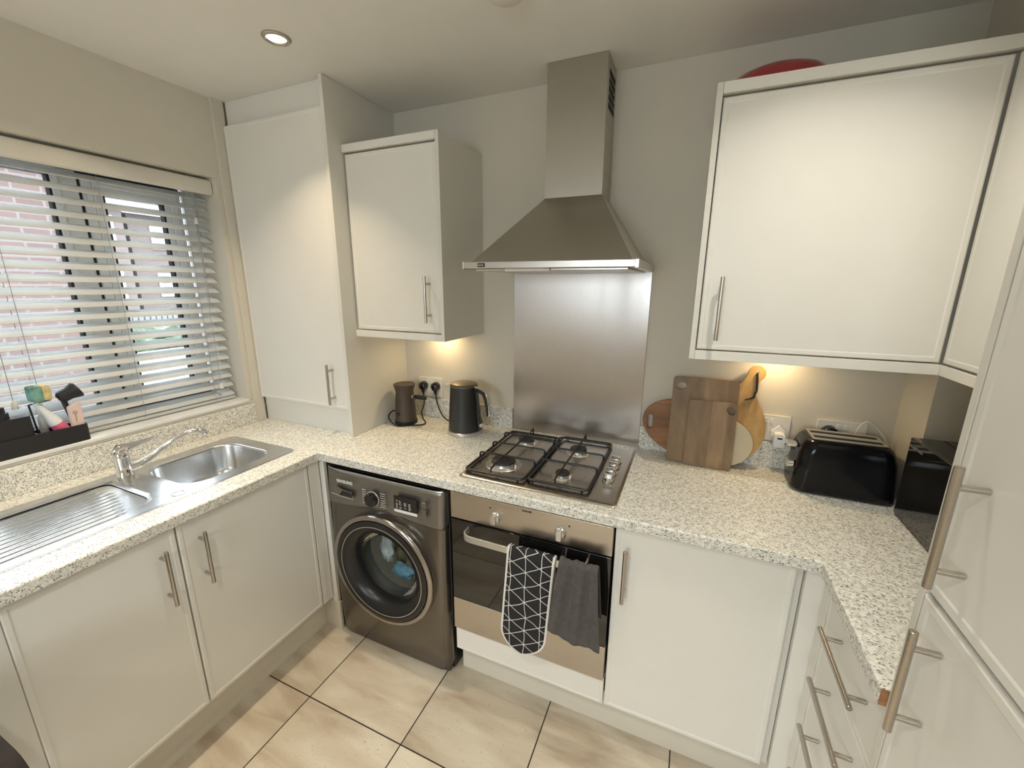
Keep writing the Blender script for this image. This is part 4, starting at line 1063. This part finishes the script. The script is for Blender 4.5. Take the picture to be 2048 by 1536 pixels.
# the drum cavity needs the body hollow: replace body by a shell
bpy.data.objects.remove(bpy.data.objects['body.001'] if 'body.001' in bpy.data.objects and bpy.data.objects['body.001'].parent == wm else [o for o in bpy.data.objects if o.name.startswith('body') and o.parent == wm][0])
bm = bmesh.new()
box(bm, WX0 + 0.003, WX0 + 0.006, -0.575, -0.04, 0.012, 0.846); box(bm, WX1 - 0.006, WX1 - 0.003, -0.575, -0.04, 0.012, 0.846)
box(bm, WX0 + 0.006, WX1 - 0.006, -0.044, -0.04, 0.012, 0.846); box(bm, WX0 + 0.006, WX1 - 0.006, -0.575, -0.044, 0.012, 0.016); box(bm, WX0 + 0.006, WX1 - 0.006, -0.575, -0.044, 0.842, 0.846)
link('body', bm, MT['washside'], wm)
for (x, y) in ((0.69, -0.54), (1.19, -0.54), (0.69, -0.10), (1.19, -0.10)):
    bm = bmesh.new(); lathe(bm, [(0.022, 0), (0.022, 0.008), (0.012, 0.012)], (x, y, 0), 16); link('foot', bm, MT['rubber'], wm)
def cloth_lump(name, lab, c, s, mat, seed):
    bm = bmesh.new(); bmesh.ops.create_icosphere(bm, subdivisions=4, radius=1)
    for v in bm.verts:
        q = v.co * 1.6 + Vector((seed * 3.1, seed, 0)); f = 1 + 0.45 * noise.noise(q) + 0.22 * abs(noise.noise(q * 2.7))
        v.co = Vector((v.co.x * s[0], v.co.y * s[1], v.co.z * s[2])) * f + Vector(c)
    return tag(link(name, bm, mat, base=c, smooth=80), lab, 'garment')
cloth_lump('garment', 'pale blue-white garment against the top of the washing machine drum', (0.830, -0.475, 0.405), (0.036, 0.016, 0.064), MT['garmentA'], 1.3)
cloth_lump('garment', 'olive garment in the middle of the washing machine drum', (0.868, -0.425, 0.380), (0.036, 0.018, 0.070), MT['garmentB'], 2.2)
cloth_lump('garment', 'bright blue garment low in the washing machine drum', (0.925, -0.485, 0.325), (0.050, 0.020, 0.036), MT['garmentC'], 3.7)

# ------------------------------------------------------------------ milk frother
fr = thing('milk_frother', 'small brown-grey milk frother in the corner by the boiler cupboard', 'milk frother', (0.722, -0.150, WZ))
fc = (0.722, -0.150, WZ + 0.0005)
bm = bmesh.new(); lathe(bm, [(0.056, 0), (0.057, 0.004), (0.057, 0.014), (0.053, 0.017)], fc, 40); link('base', bm, MT['matte'], fr)
bm = bmesh.new(); lathe(bm, [(0.053, 0.0175), (0.053, 0.02), (0.051, 0.08), (0.046, 0.15), (0.0445, 0.165), (0.051, 0.192), (0.0535, 0.199)], fc, 40); link('jug', bm, MT['froth'], fr)
bm = bmesh.new(); lathe(bm, [(0.0545, 0.1995), (0.0545, 0.204), (0.050, 0.206), (0.047, 0.203), (0.01, 0.2035)], fc, 40); link('lid', bm, MT['froth'], fr)
bm = bmesh.new(); box(bm, 0.763, 0.778, -0.158, -0.142, 1.046, 1.060); link('handle_mount', bm, MT['silver'], fr)
bm = bmesh.new(); tube(bm, [(0.778, -0.150, 1.053), (0.785, -0.150, 1.053), (0.846, -0.150, 1.053), (0.850, -0.150, 1.053)], [0.008, 0.0105, 0.0105, 0.008], 16); link('handle', bm, MT['matte'], fr)
link('logo', B((0.706, 0.724, -0.2022, -0.197, WZ + 0.052, WZ + 0.068)), MT['gloss'], fr)
def cable(pts, r, mat, name, lab, cat='cable', base=None):
    # Catmull-Rom through pts
    P = [Vector(p) for p in pts]; P = [P[0] * 2 - P[1]] + P + [P[-1] * 2 - P[-2]]; o = []
    for i in range(1, len(P) - 2):
        for k in range(8):
            t = k / 8; a, b, c, d_ = P[i - 1], P[i], P[i + 1], P[i + 2]
            o.append(0.5 * ((2 * b) + (c - a) * t + (2 * a - 5 * b + 4 * c - d_) * t * t + (3 * b - a - 3 * c + d_) * t ** 3))
    o.append(P[-2]); bm = bmesh.new(); tube(bm, o, r, 8)
    return link(name, bm, mat, base=base or pts[0])

def double_socket(x0, x1, z0, z1, lab):
    t = thing('wall_socket', lab, 'socket', ((x0 + x1) / 2, 0, (z0 + z1) / 2)); xc, zc_ = (x0 + x1) / 2, (z0 + z1) / 2
    bm = bmesh.new(); prism(bm, rrect(x0, x1, z0, z1, 0.004, 3), -0.009, -0.0005, XZ); link('face_plate', bm, MT['socket'], t, bevel=0.0015)
    for s in (-1, 1):
        link('switch', B((xc + s * 0.010 - 0.006, xc + s * 0.010 + 0.006, -0.0125, -0.0092, z1 - 0.030, z1 - 0.012)), MT['plug'], t, bevel=0.001)
        bm = B((xc + s * 0.038 - 0.002, xc + s * 0.038 + 0.002, -0.0095, -0.0091, zc_ - 0.002, zc_ + 0.006), (xc + s * 0.038 - 0.014, xc + s * 0.038 - 0.009, -0.0095, -0.0091, zc_ - 0.022, zc_ - 0.019), (xc + s * 0.038 + 0.009, xc + s * 0.038 + 0.014, -0.0095, -0.0091, zc_ - 0.022, zc_ - 0.019))
        link('outlet', bm, MT['dark'], t)
    return t
double_socket(0.709, 0.857, 1.022, 1.123, 'white double socket behind the frother and kettle')
double_socket(2.262, 2.409, 1.020, 1.120, 'white double socket beside the chopping boards')
double_socket(2.492, 2.640, 1.022, 1.124, 'white double socket behind the toaster')
def plug(x, z, lab, pts):
    t = thing('plug', lab, 'plug', (x, -0.02, z))
    bm = bmesh.new(); lathe(bm, [(0.024, -0.0132), (0.0245, -0.018), (0.022, -0.034), (0.012, -0.042), (0.003, -0.043)], (x, 0, z), 28, axis='y')
    tube(bm, [(x, -0.026, z - 0.012), (x, -0.024, z - 0.034), (x, -0.022, z - 0.044)], [0.012, 0.008, 0.0045], 12)
    link('body', bm, MT['gloss'], t)
    P = [Vector(p) for p in [(x, -0.022, z - 0.042)] + pts]; P = [P[0] * 2 - P[1]] + P + [P[-1] * 2 - P[-2]]; o = []
    for i in range(1, len(P) - 2):
        for k in range(8):
            tt = k / 8; a, b, c, d_ = P[i - 1], P[i], P[i + 1], P[i + 2]
            o.append(0.5 * ((2 * b) + (c - a) * tt + (2 * a - 5 * b + 4 * c - d_) * tt * tt + (3 * b - a - 3 * c + d_) * tt ** 3))
    o.append(P[-2]); bm = bmesh.new(); tube(bm, o, 0.0033, 8); link('cord', bm, MT['cord'], t)
plug(0.745, 1.078, 'black plug and cord of the frother in the kettle-side socket', [(0.752, -0.030, 0.985), (0.748, -0.05, 0.94), (0.775, -0.075, WZ + 0.004), (0.82, -0.12, WZ + 0.004), (0.825, -0.155, WZ + 0.004), (0.78, -0.185, WZ + 0.004), (0.72, -0.225, WZ + 0.006), (0.66, -0.21, 0.945), (0.648, -0.16, 0.965), (0.652, -0.11, 0.945), (0.69, -0.09, WZ + 0.006)])
plug(0.822, 1.080, 'black plug of the kettle, cord running down to the worktop', [(0.838, -0.032, 0.99), (0.875, -0.045, 0.935), (0.93, -0.06, WZ + 0.005), (0.985, -0.08, WZ + 0.004)])
ck = cable([(0.895, -0.021, 1.014), (0.95, -0.021, 1.014), (1.05, -0.021, 1.014), (1.15, -0.021, 1.0135)], 0.0022, MT['socket'], 'sealant', '')
tag(ck, 'thin cream sealant bead along the upstand behind the kettle', 'sealant')

# ------------------------------------------------------------------ kettle
kt = thing('kettle', 'graphite jug kettle with chrome-edged handle beside the hob', 'kettle', (1.068, -0.150, WZ))
kc = (1.068, -0.150, WZ + 0.0005)
bm = bmesh.new(); lathe(bm, [(0.079, 0), (0.082, 0.003), (0.081, 0.014), (0.077, 0.017)], kc, 48); link('base', bm, MT['silver'], kt)
bm = bmesh.new(); lathe(bm, [(0.077, 0.0175), (0.0775, 0.022), (0.0755, 0.06), (0.070, 0.14), (0.0655, 0.212), (0.0650, 0.229)], kc, 48); link('jug', bm, MT['kettle'], kt)
bm = bmesh.new(); lathe(bm, [(0.0652, 0.2295), (0.0655, 0.235), (0.060, 0.243), (0.04, 0.249), (0.003, 0.251)], kc, 48); link('lid', bm, MT['kettlelid'], kt)
bm = bmesh.new()
kz = kc[2]
prism(bm, [(-0.058, 0.178), (-0.106, 0.219), (-0.102, 0.229), (-0.060, 0.232)], -0.018, 0.018, lambda u, v, t: (kc[0] + u, kc[1] + t, kz + v)); link('spout', bm, MT['silver'], kt, bevel=0.004)
bm = bmesh.new()
hp = [(0.058, 0.222), (0.085, 0.219), (0.112, 0.205), (0.124, 0.180), (0.130, 0.145), (0.133, 0.110), (0.131, 0.100)]
ha = R(-6)
hp3 = [(kc[0] + u * math.cos(ha), kc[1] + u * math.sin(ha), kz + v) for u, v in hp]
tube(bm, hp3, [0.010, 0.011, 0.011, 0.0105, 0.009, 0.007, 0.005], 14, sx=1.0); hdl = link('handle', bm, MT['matte'], kt)
bm = bmesh.new(); tube(bm, [(x + 0.009 * (1 if i > 1 else 0.2), y - 0.004, z + (0.009 if i < 3 else 0.002)) for i, (x, y, z) in enumerate(hp3)], 0.004, 10); link('handle_trim', bm, MT['chrome'], hdl)
bm = bmesh.new()
prism(bm, [(0.060, 0.018), (0.090, 0.022), (0.092, 0.06), (0.082, 0.085), (0.070, 0.205), (0.060, 0.215)], -0.014, 0.014, lambda u, v, t: (kc[0] + u, kc[1] + t, kz + v)); link('handle_spine', bm, MT['gloss'], kt, bevel=0.003)
bm = bmesh.new(); lathe(bm, [(0.014, 0.088), (0.014, 0.100), (0.011, 0.103)], (kc[0], kc[1] - 0.002, kz + 0.048), 24, axis='x'); link('switch', bm, MT['chrome'], kt)

# ------------------------------------------------------------------ chopping boards leaning on the wall
def lean(y_foot, z_len, y_top):
    """returns fn(u, v, t): u = x, v = height along board, t = thickness towards the room"""
    a = math.asin(max(-1, min(1, (y_top - y_foot) / z_len))); ca, sa = math.cos(a), math.sin(a)
    return lambda u, v, t: (u, y_foot + v * sa - t * ca, WZ + 0.0006 + v * ca + t * sa)
def board(name, label, outer, holes, fn, t, mat, base, cat='chopping board'):
    bm = bmesh.new(); prism(bm, outer, 0, t, fn, holes)
    return tag(link(name, bm, mat, base=base, bevel=0.003, seg=2), label, cat)
# oval walnut board furthest back on the hob side
fn = lean(-0.034, 0.25, -0.022)
board('chopping_board', 'reddish oval wooden board with a slot handle, rearmost beside the splashback', [(x, max(z, 0.0)) for x, z in ell(2.055, 0.118, 0.185, 0.118, 56, R(-14))], [rrect(1.893, 1.914, 0.105, 0.165, 0.009, 6)], fn, 0.014, MT['board3'], (2.05, -0.04, WZ))
# bamboo paddle
fn = lean(-0.064, 0.42, -0.020)
cxp, czp, rp = 2.165, 0.158, 0.158
pts = []
hcx, hcz, hr = 2.272, 0.375, 0.029
for k in range(0, 49):
    a = R(77 + 306 * k / 48 - 0) ; pts.append((cxp + rp * math.cos(a), czp + rp * math.sin(a)))
# counter-clockwise from the left root of the neck round the disc to the right root
neckR = [(2.232, 0.318), (2.247, 0.335), (2.262, 0.345)]
pts = []
a0, a1 = 79, 79 + 313
for k in range(57):
    a = R(a0 + (a1 - a0) * k / 56); pts.append((cxp + rp * math.cos(a), czp + rp * math.sin(a)))
pts += [(2.276, 0.290), (2.271, 0.305), (2.272, 0.322), (2.284, 0.345), (2.297, 0.360)]
for k in range(13):
    a = R(-25 + 200 * k / 12); pts.append((hcx + hr * math.cos(a), hcz + hr * math.sin(a)))
pts += [(2.236, 0.356), (2.226, 0.338), (2.212, 0.324)]
pd_ = board('chopping_board', 'golden round bamboo paddle board with a black cord through its handle', pts, [ell(2.272, 0.378, 0.0055, 0.0055, 12)], fn, 0.012, MT['bamboo'], (2.2, -0.04, WZ))
bm = bmesh.new()
def q(u, v, t=0.016): return fn(u, v, t)
tube(bm, [q(2.272, 0.378, 0.010), q(2.273, 0.372, 0.018), q(2.276, 0.34, 0.017), q(2.277, 0.31, 0.017), q(2.270, 0.285, 0.017)], 0.0024, 8)
tube(bm, [q(2.272, 0.378, 0.010), q(2.270, 0.372, 0.018), q(2.272, 0.34, 0.018), q(2.274, 0.31, 0.018), q(2.268, 0.285, 0.018)], 0.0024, 8)
tube(bm, [q(2.272, 0.287, 0.017), q(2.266, 0.281, 0.019), q(2.256, 0.276, 0.017), q(2.240, 0.270, 0.016)], [0.0045, 0.0045, 0.003, 0.0024], 8)
link('hanging_cord', bm, MT['cord'], pd_)
# cream round board
fn = lean(-0.082, 0.19, -0.062)
board('chopping_board', 'pale cream round board peeping out between the paddle and the upright boards', ell(2.168, 0.098, 0.118, 0.098, 48), [], fn, 0.008, MT['cream'], (2.17, -0.06, WZ))
# big upright
fn = lean(-0.0925, 0.36, -0.0565)
board('chopping_board', 'large rectangular acacia board with an oval finger hole, standing behind the small one', rrect(1.982, 2.216, 0.0, 0.345, (0.018, 0.014, 0.014, 0.014), 5), [ell(2.013, 0.308, 0.019, 0.0145, 20, R(15))], fn, 0.014, MT['board1'], (2.1, -0.08, WZ))
fn = lean(-0.109, 0.27, -0.082)
board('chopping_board', 'smaller rectangular acacia board at the front of the leaning stack', rrect(2.047, 2.217, 0.0, 0.263, (0.016, 0.01, 0.01, 0.01), 5), [ell(2.195, 0.233, 0.0125, 0.017, 20, R(35))], fn, 0.014, MT['board2'], (2.13, -0.1, WZ))

# ------------------------------------------------------------------ chargers and cables
uc = thing('usb_charger', 'white usb plug charger in the socket beside the chopping boards', 'charger', (2.372, -0.02, 1.06))
bm = bmesh.new(); prism(bm, [(2.346, 1.062), (2.372, 1.088), (2.398, 1.062), (2.398, 1.040), (2.346, 1.040)], -0.026, -0.0132, XZ); link('plug_base', bm, MT['plug'], uc, bevel=0.003)
bm = bmesh.new(); prism(bm, rrect(2.354, 2.390, 1.010, 1.062, 0.006, 4), -0.062, -0.0262, XZ); link('body', bm, MT['plug'], uc, bevel=0.002)
link('usb_port', B((2.364, 2.380, -0.0625, -0.0618, 1.043, 1.049)), MT['dark'], uc)
uc2 = thing('usb_charger', 'white usb plug with a lead in the socket behind the toaster', 'charger', (2.604, -0.02, 1.07))
bm = bmesh.new(); prism(bm, rrect(2.585, 2.625, 1.045, 1.083, 0.006, 4), -0.050, -0.0132, XZ); link('body', bm, MT['plug'], uc2, bevel=0.003)
cw = cable([(2.60, -0.042, 1.0855), (2.603, -0.045, 1.118), (2.625, -0.04, 1.142), (2.66, -0.035, 1.12), (2.695, -0.045, 1.06), (2.705, -0.06, 0.98), (2.700, -0.09, WZ + 0.004)], 0.0022, MT['plug'], 'usb_cable', '')
tag(cw, 'thin white usb lead looping up behind the toaster', 'cable')
p3 = thing('plug', 'black plug peeping over the toaster in the rear socket', 'plug', (2.53, -0.02, 1.08))
bm = bmesh.new(); lathe(bm, [(0.027, -0.0132), (0.027, -0.02), (0.024, -0.036), (0.01, -0.041)], (2.53, 0, 1.080), 28, axis='y'); link('body', bm, MT['gloss'], p3)
# ------------------------------------------------------------------ toaster
ts = thing('toaster', 'glossy black four-slice toaster with long slots on the worktop', 'toaster', (2.55, -0.125, WZ))
TX0, TX1, TY0, TY1, TZ = 2.400, 2.690, -0.215, -0.035, 0.190
bm = bmesh.new()
rings = []
for (dx, dy, z) in ((0.012, 0.008, 0.004), (0.0, 0.0, 0.012), (0.0, 0.0, 0.03), (0.006, 0.002, 0.08), (0.014, 0.005, 0.14), (0.022, 0.008, 0.164), (0.030, 0.014, 0.178), (0.040, 0.022, TZ - 0.003), (0.052, 0.030, TZ)):
    rr_ = min(0.048, (TY1 - TY0) / 2 - dy - 0.002)
    rings.append([bm.verts.new((x, y, WZ + z)) for x, y in rrect(TX0 + dx * 0.8, TX1 - dx * 0.8, TY0 + dy, TY1 - dy, rr_ * 0.8, 7)])
for p, q_ in zip(rings, rings[1:]):
    for k in range(len(p)): bm.faces.new((p[k], p[(k + 1) % len(p)], q_[(k + 1) % len(p)], q_[k]))
bm.faces.new(rings[-1]); bm.faces.new(rings[0])
link('housing', bm, MT['toastm'], ts, smooth=50)
bm = bmesh.new(); prism(bm, rrect(TX0 + 0.042, TX1 - 0.042, TY0 + 0.034, TY1 - 0.034, 0.006, 3), WZ + TZ, WZ + TZ + 0.003, XY, [[(TX0 + 0.05, TY0 + 0.048), (TX1 - 0.05, TY0 + 0.048), (TX1 - 0.05, TY0 + 0.074), (TX0 + 0.05, TY0 + 0.074)], [(TX0 + 0.05, TY0 + 0.100), (TX1 - 0.05, TY0 + 0.100), (TX1 - 0.05, TY0 + 0.126), (TX0 + 0.05, TY0 + 0.126)]])
link('slot_surround', bm, MT['silver'], ts)
link('slot', B((TX0 + 0.05, TX1 - 0.05, TY0 + 0.048, TY0 + 0.074, WZ + TZ + 0.0002, WZ + TZ + 0.0008), (TX0 + 0.05, TX1 - 0.05, TY0 + 0.100, TY0 + 0.126, WZ + TZ + 0.0002, WZ + TZ + 0.0008)), MT['dark'], ts)
link('lever', B((TX0 - 0.020, TX0 + 0.012, -0.150, -0.112, WZ + 0.142, WZ + 0.155)), MT['chrome'], ts, bevel=0.003)
link('lever', B((TX0 - 0.014, TX0 + 0.012, -0.10, -0.065, WZ + 0.132, WZ + 0.142)), MT['chrome'], ts, bevel=0.003)
bm = bmesh.new(); lathe(bm, [(0.015, -0.016), (0.015, 0.004)], (TX0 - 0.0, -0.160, WZ + 0.085), 20, axis='x'); link('browning_dial', bm, MT['chrome'], ts, bevel=0.002)
link('foot', B((TX0 + 0.03, TX0 + 0.05, TY0 + 0.03, TY1 - 0.03, WZ + 0.0003, WZ + 0.006), (TX1 - 0.05, TX1 - 0.03, TY0 + 0.03, TY1 - 0.03, WZ + 0.0003, WZ + 0.006)), MT['rubber'], ts)

# ------------------------------------------------------------------ microwave
mw = thing('microwave', 'glossy black microwave in the corner between toaster and fridge housing', 'microwave', (2.83, -0.5, WZ))
MX, MY0, MY1, MZ0, MZ1 = 2.664, -0.705, -0.252, WZ + 0.008, 1.165
link('casing', B((MX + 0.018, 2.995, MY0, MY1, MZ0, MZ1)), MT['gloss'], mw, bevel=0.003)
dm = link('door', B((MX, MX + 0.0175, MY0 + 0.10, MY1, MZ0, MZ1)), MT['blackglass'], mw, bevel=0.002)
link('control_strip', B((MX, MX + 0.0175, MY0, MY0 + 0.099, MZ0, MZ1)), MT['gloss'], mw, bevel=0.002)
link('top_groove', B((MX + 0.072, MX + 0.075, MY0 + 0.003, MY1 - 0.003, MZ1, MZ1 + 0.0008)), MT['matte'], mw)
text('brand_lettering', 'Russell Hobbs', 0.0125, (MX - 0.0006, -0.262, MZ1 - 0.027), (0, -1, 0), (0, 0, 1), MT['print_d'], dm)
for (x, y) in ((2.70, -0.28), (2.96, -0.28), (2.70, -0.67), (2.96, -0.67)):
    bm = bmesh.new(); lathe(bm, [(0.012, 0), (0.012, 0.0078)], (x, y, WZ + 0.0003), 14); link('foot', bm, MT['rubber'], mw)

# ------------------------------------------------------------------ ceiling fittings
def downlight(x, y, lab):
    t = thing('downlight', lab, 'ceiling light', (x, y, HC), 'recessed ceiling downlights')
    bm = bmesh.new(); lathe(bm, [(0.044, 0), (0.044, -0.003), (0.041, -0.006), (0.033, -0.007), (0.029, -0.003), (0.028, 0.0)], (x, y, HC - 0.0003), 40, cap0=False, cap1=False); link('bezel', bm, MT['nickel'], t)
    bm = bmesh.new(); lathe(bm, [(0.028, -0.002), (0.024, -0.0045), (0.004, -0.005)], (x, y, HC - 0.0003), 32); link('bulb', bm, MT['lamp'], t)
downlight(0.681, -0.652, 'lit recessed downlight with brushed bezel above the sink')
for (x, y, lb) in ((2.30, -0.80, 'lit recessed downlight above the toaster corner'), (0.72, -2.2, 'lit recessed downlight behind the camera near the window wall'), (1.62, -2.05, 'lit recessed downlight above the middle of the kitchen'), (2.1, -3.1, 'added fill downlight, out of view at the far end nearest the fridge side'), (0.9, -3.3, 'added fill downlight, out of view at the far end on the window side')):
    downlight(x, y, lb)
sm = thing('smoke_alarm', 'round white smoke alarm on the ceiling in front of the hood', 'smoke alarm', (1.47, -0.60, HC))
bm = bmesh.new(); lathe(bm, [(0.055, 0), (0.055, -0.012), (0.050, -0.024), (0.036, -0.032), (0.005, -0.033)], (1.475, -0.585, HC - 0.0003), 40); link('cover', bm, MT['valance'], sm)

# ------------------------------------------------------------------ chair by the lens edge
chx, chy = 0.845, -1.70
chr_ = thing('dining_chair', 'dark brown padded chair whose back corner shows at the lower edge by the sink doors', 'chair', (chx, chy, 0))
bm = bmesh.new(); prism(bm, rrect(chx - 0.21, chx + 0.21, 0.47, 0.792, 0.07, 6), chy + 0.02, chy + 0.07, XZ); link('backrest', bm, MT['chair'], chr_, bevel=0.018, seg=4)
link('seat', B((chx - 0.21, chx + 0.21, chy - 0.38, chy + 0.02, 0.40, 0.47)), MT['chair'], chr_, bevel=0.02, seg=3)
for (sx_, sy_) in ((-1, 0), (1, 0), (-1, 1), (1, 1)):
    bm = bmesh.new(); tube(bm, [(chx + sx_ * 0.17, chy - 0.34 + 0.34 * sy_, 0.40), (chx + sx_ * 0.20, chy - 0.36 + 0.38 * sy_, 0.0005)], [0.014, 0.009], 12); link('leg', bm, MT['chairleg'], chr_)
bm = bmesh.new()
for s in (-1, 1): box(bm, chx + s * 0.15 - 0.012, chx + s * 0.15 + 0.012, chy + 0.0205, chy + 0.045, 0.43, 0.53)
link('back_frame', bm, MT['chairleg'], chr_)

for o in bpy.data.objects:
    if '_base' in o: del o['_base']
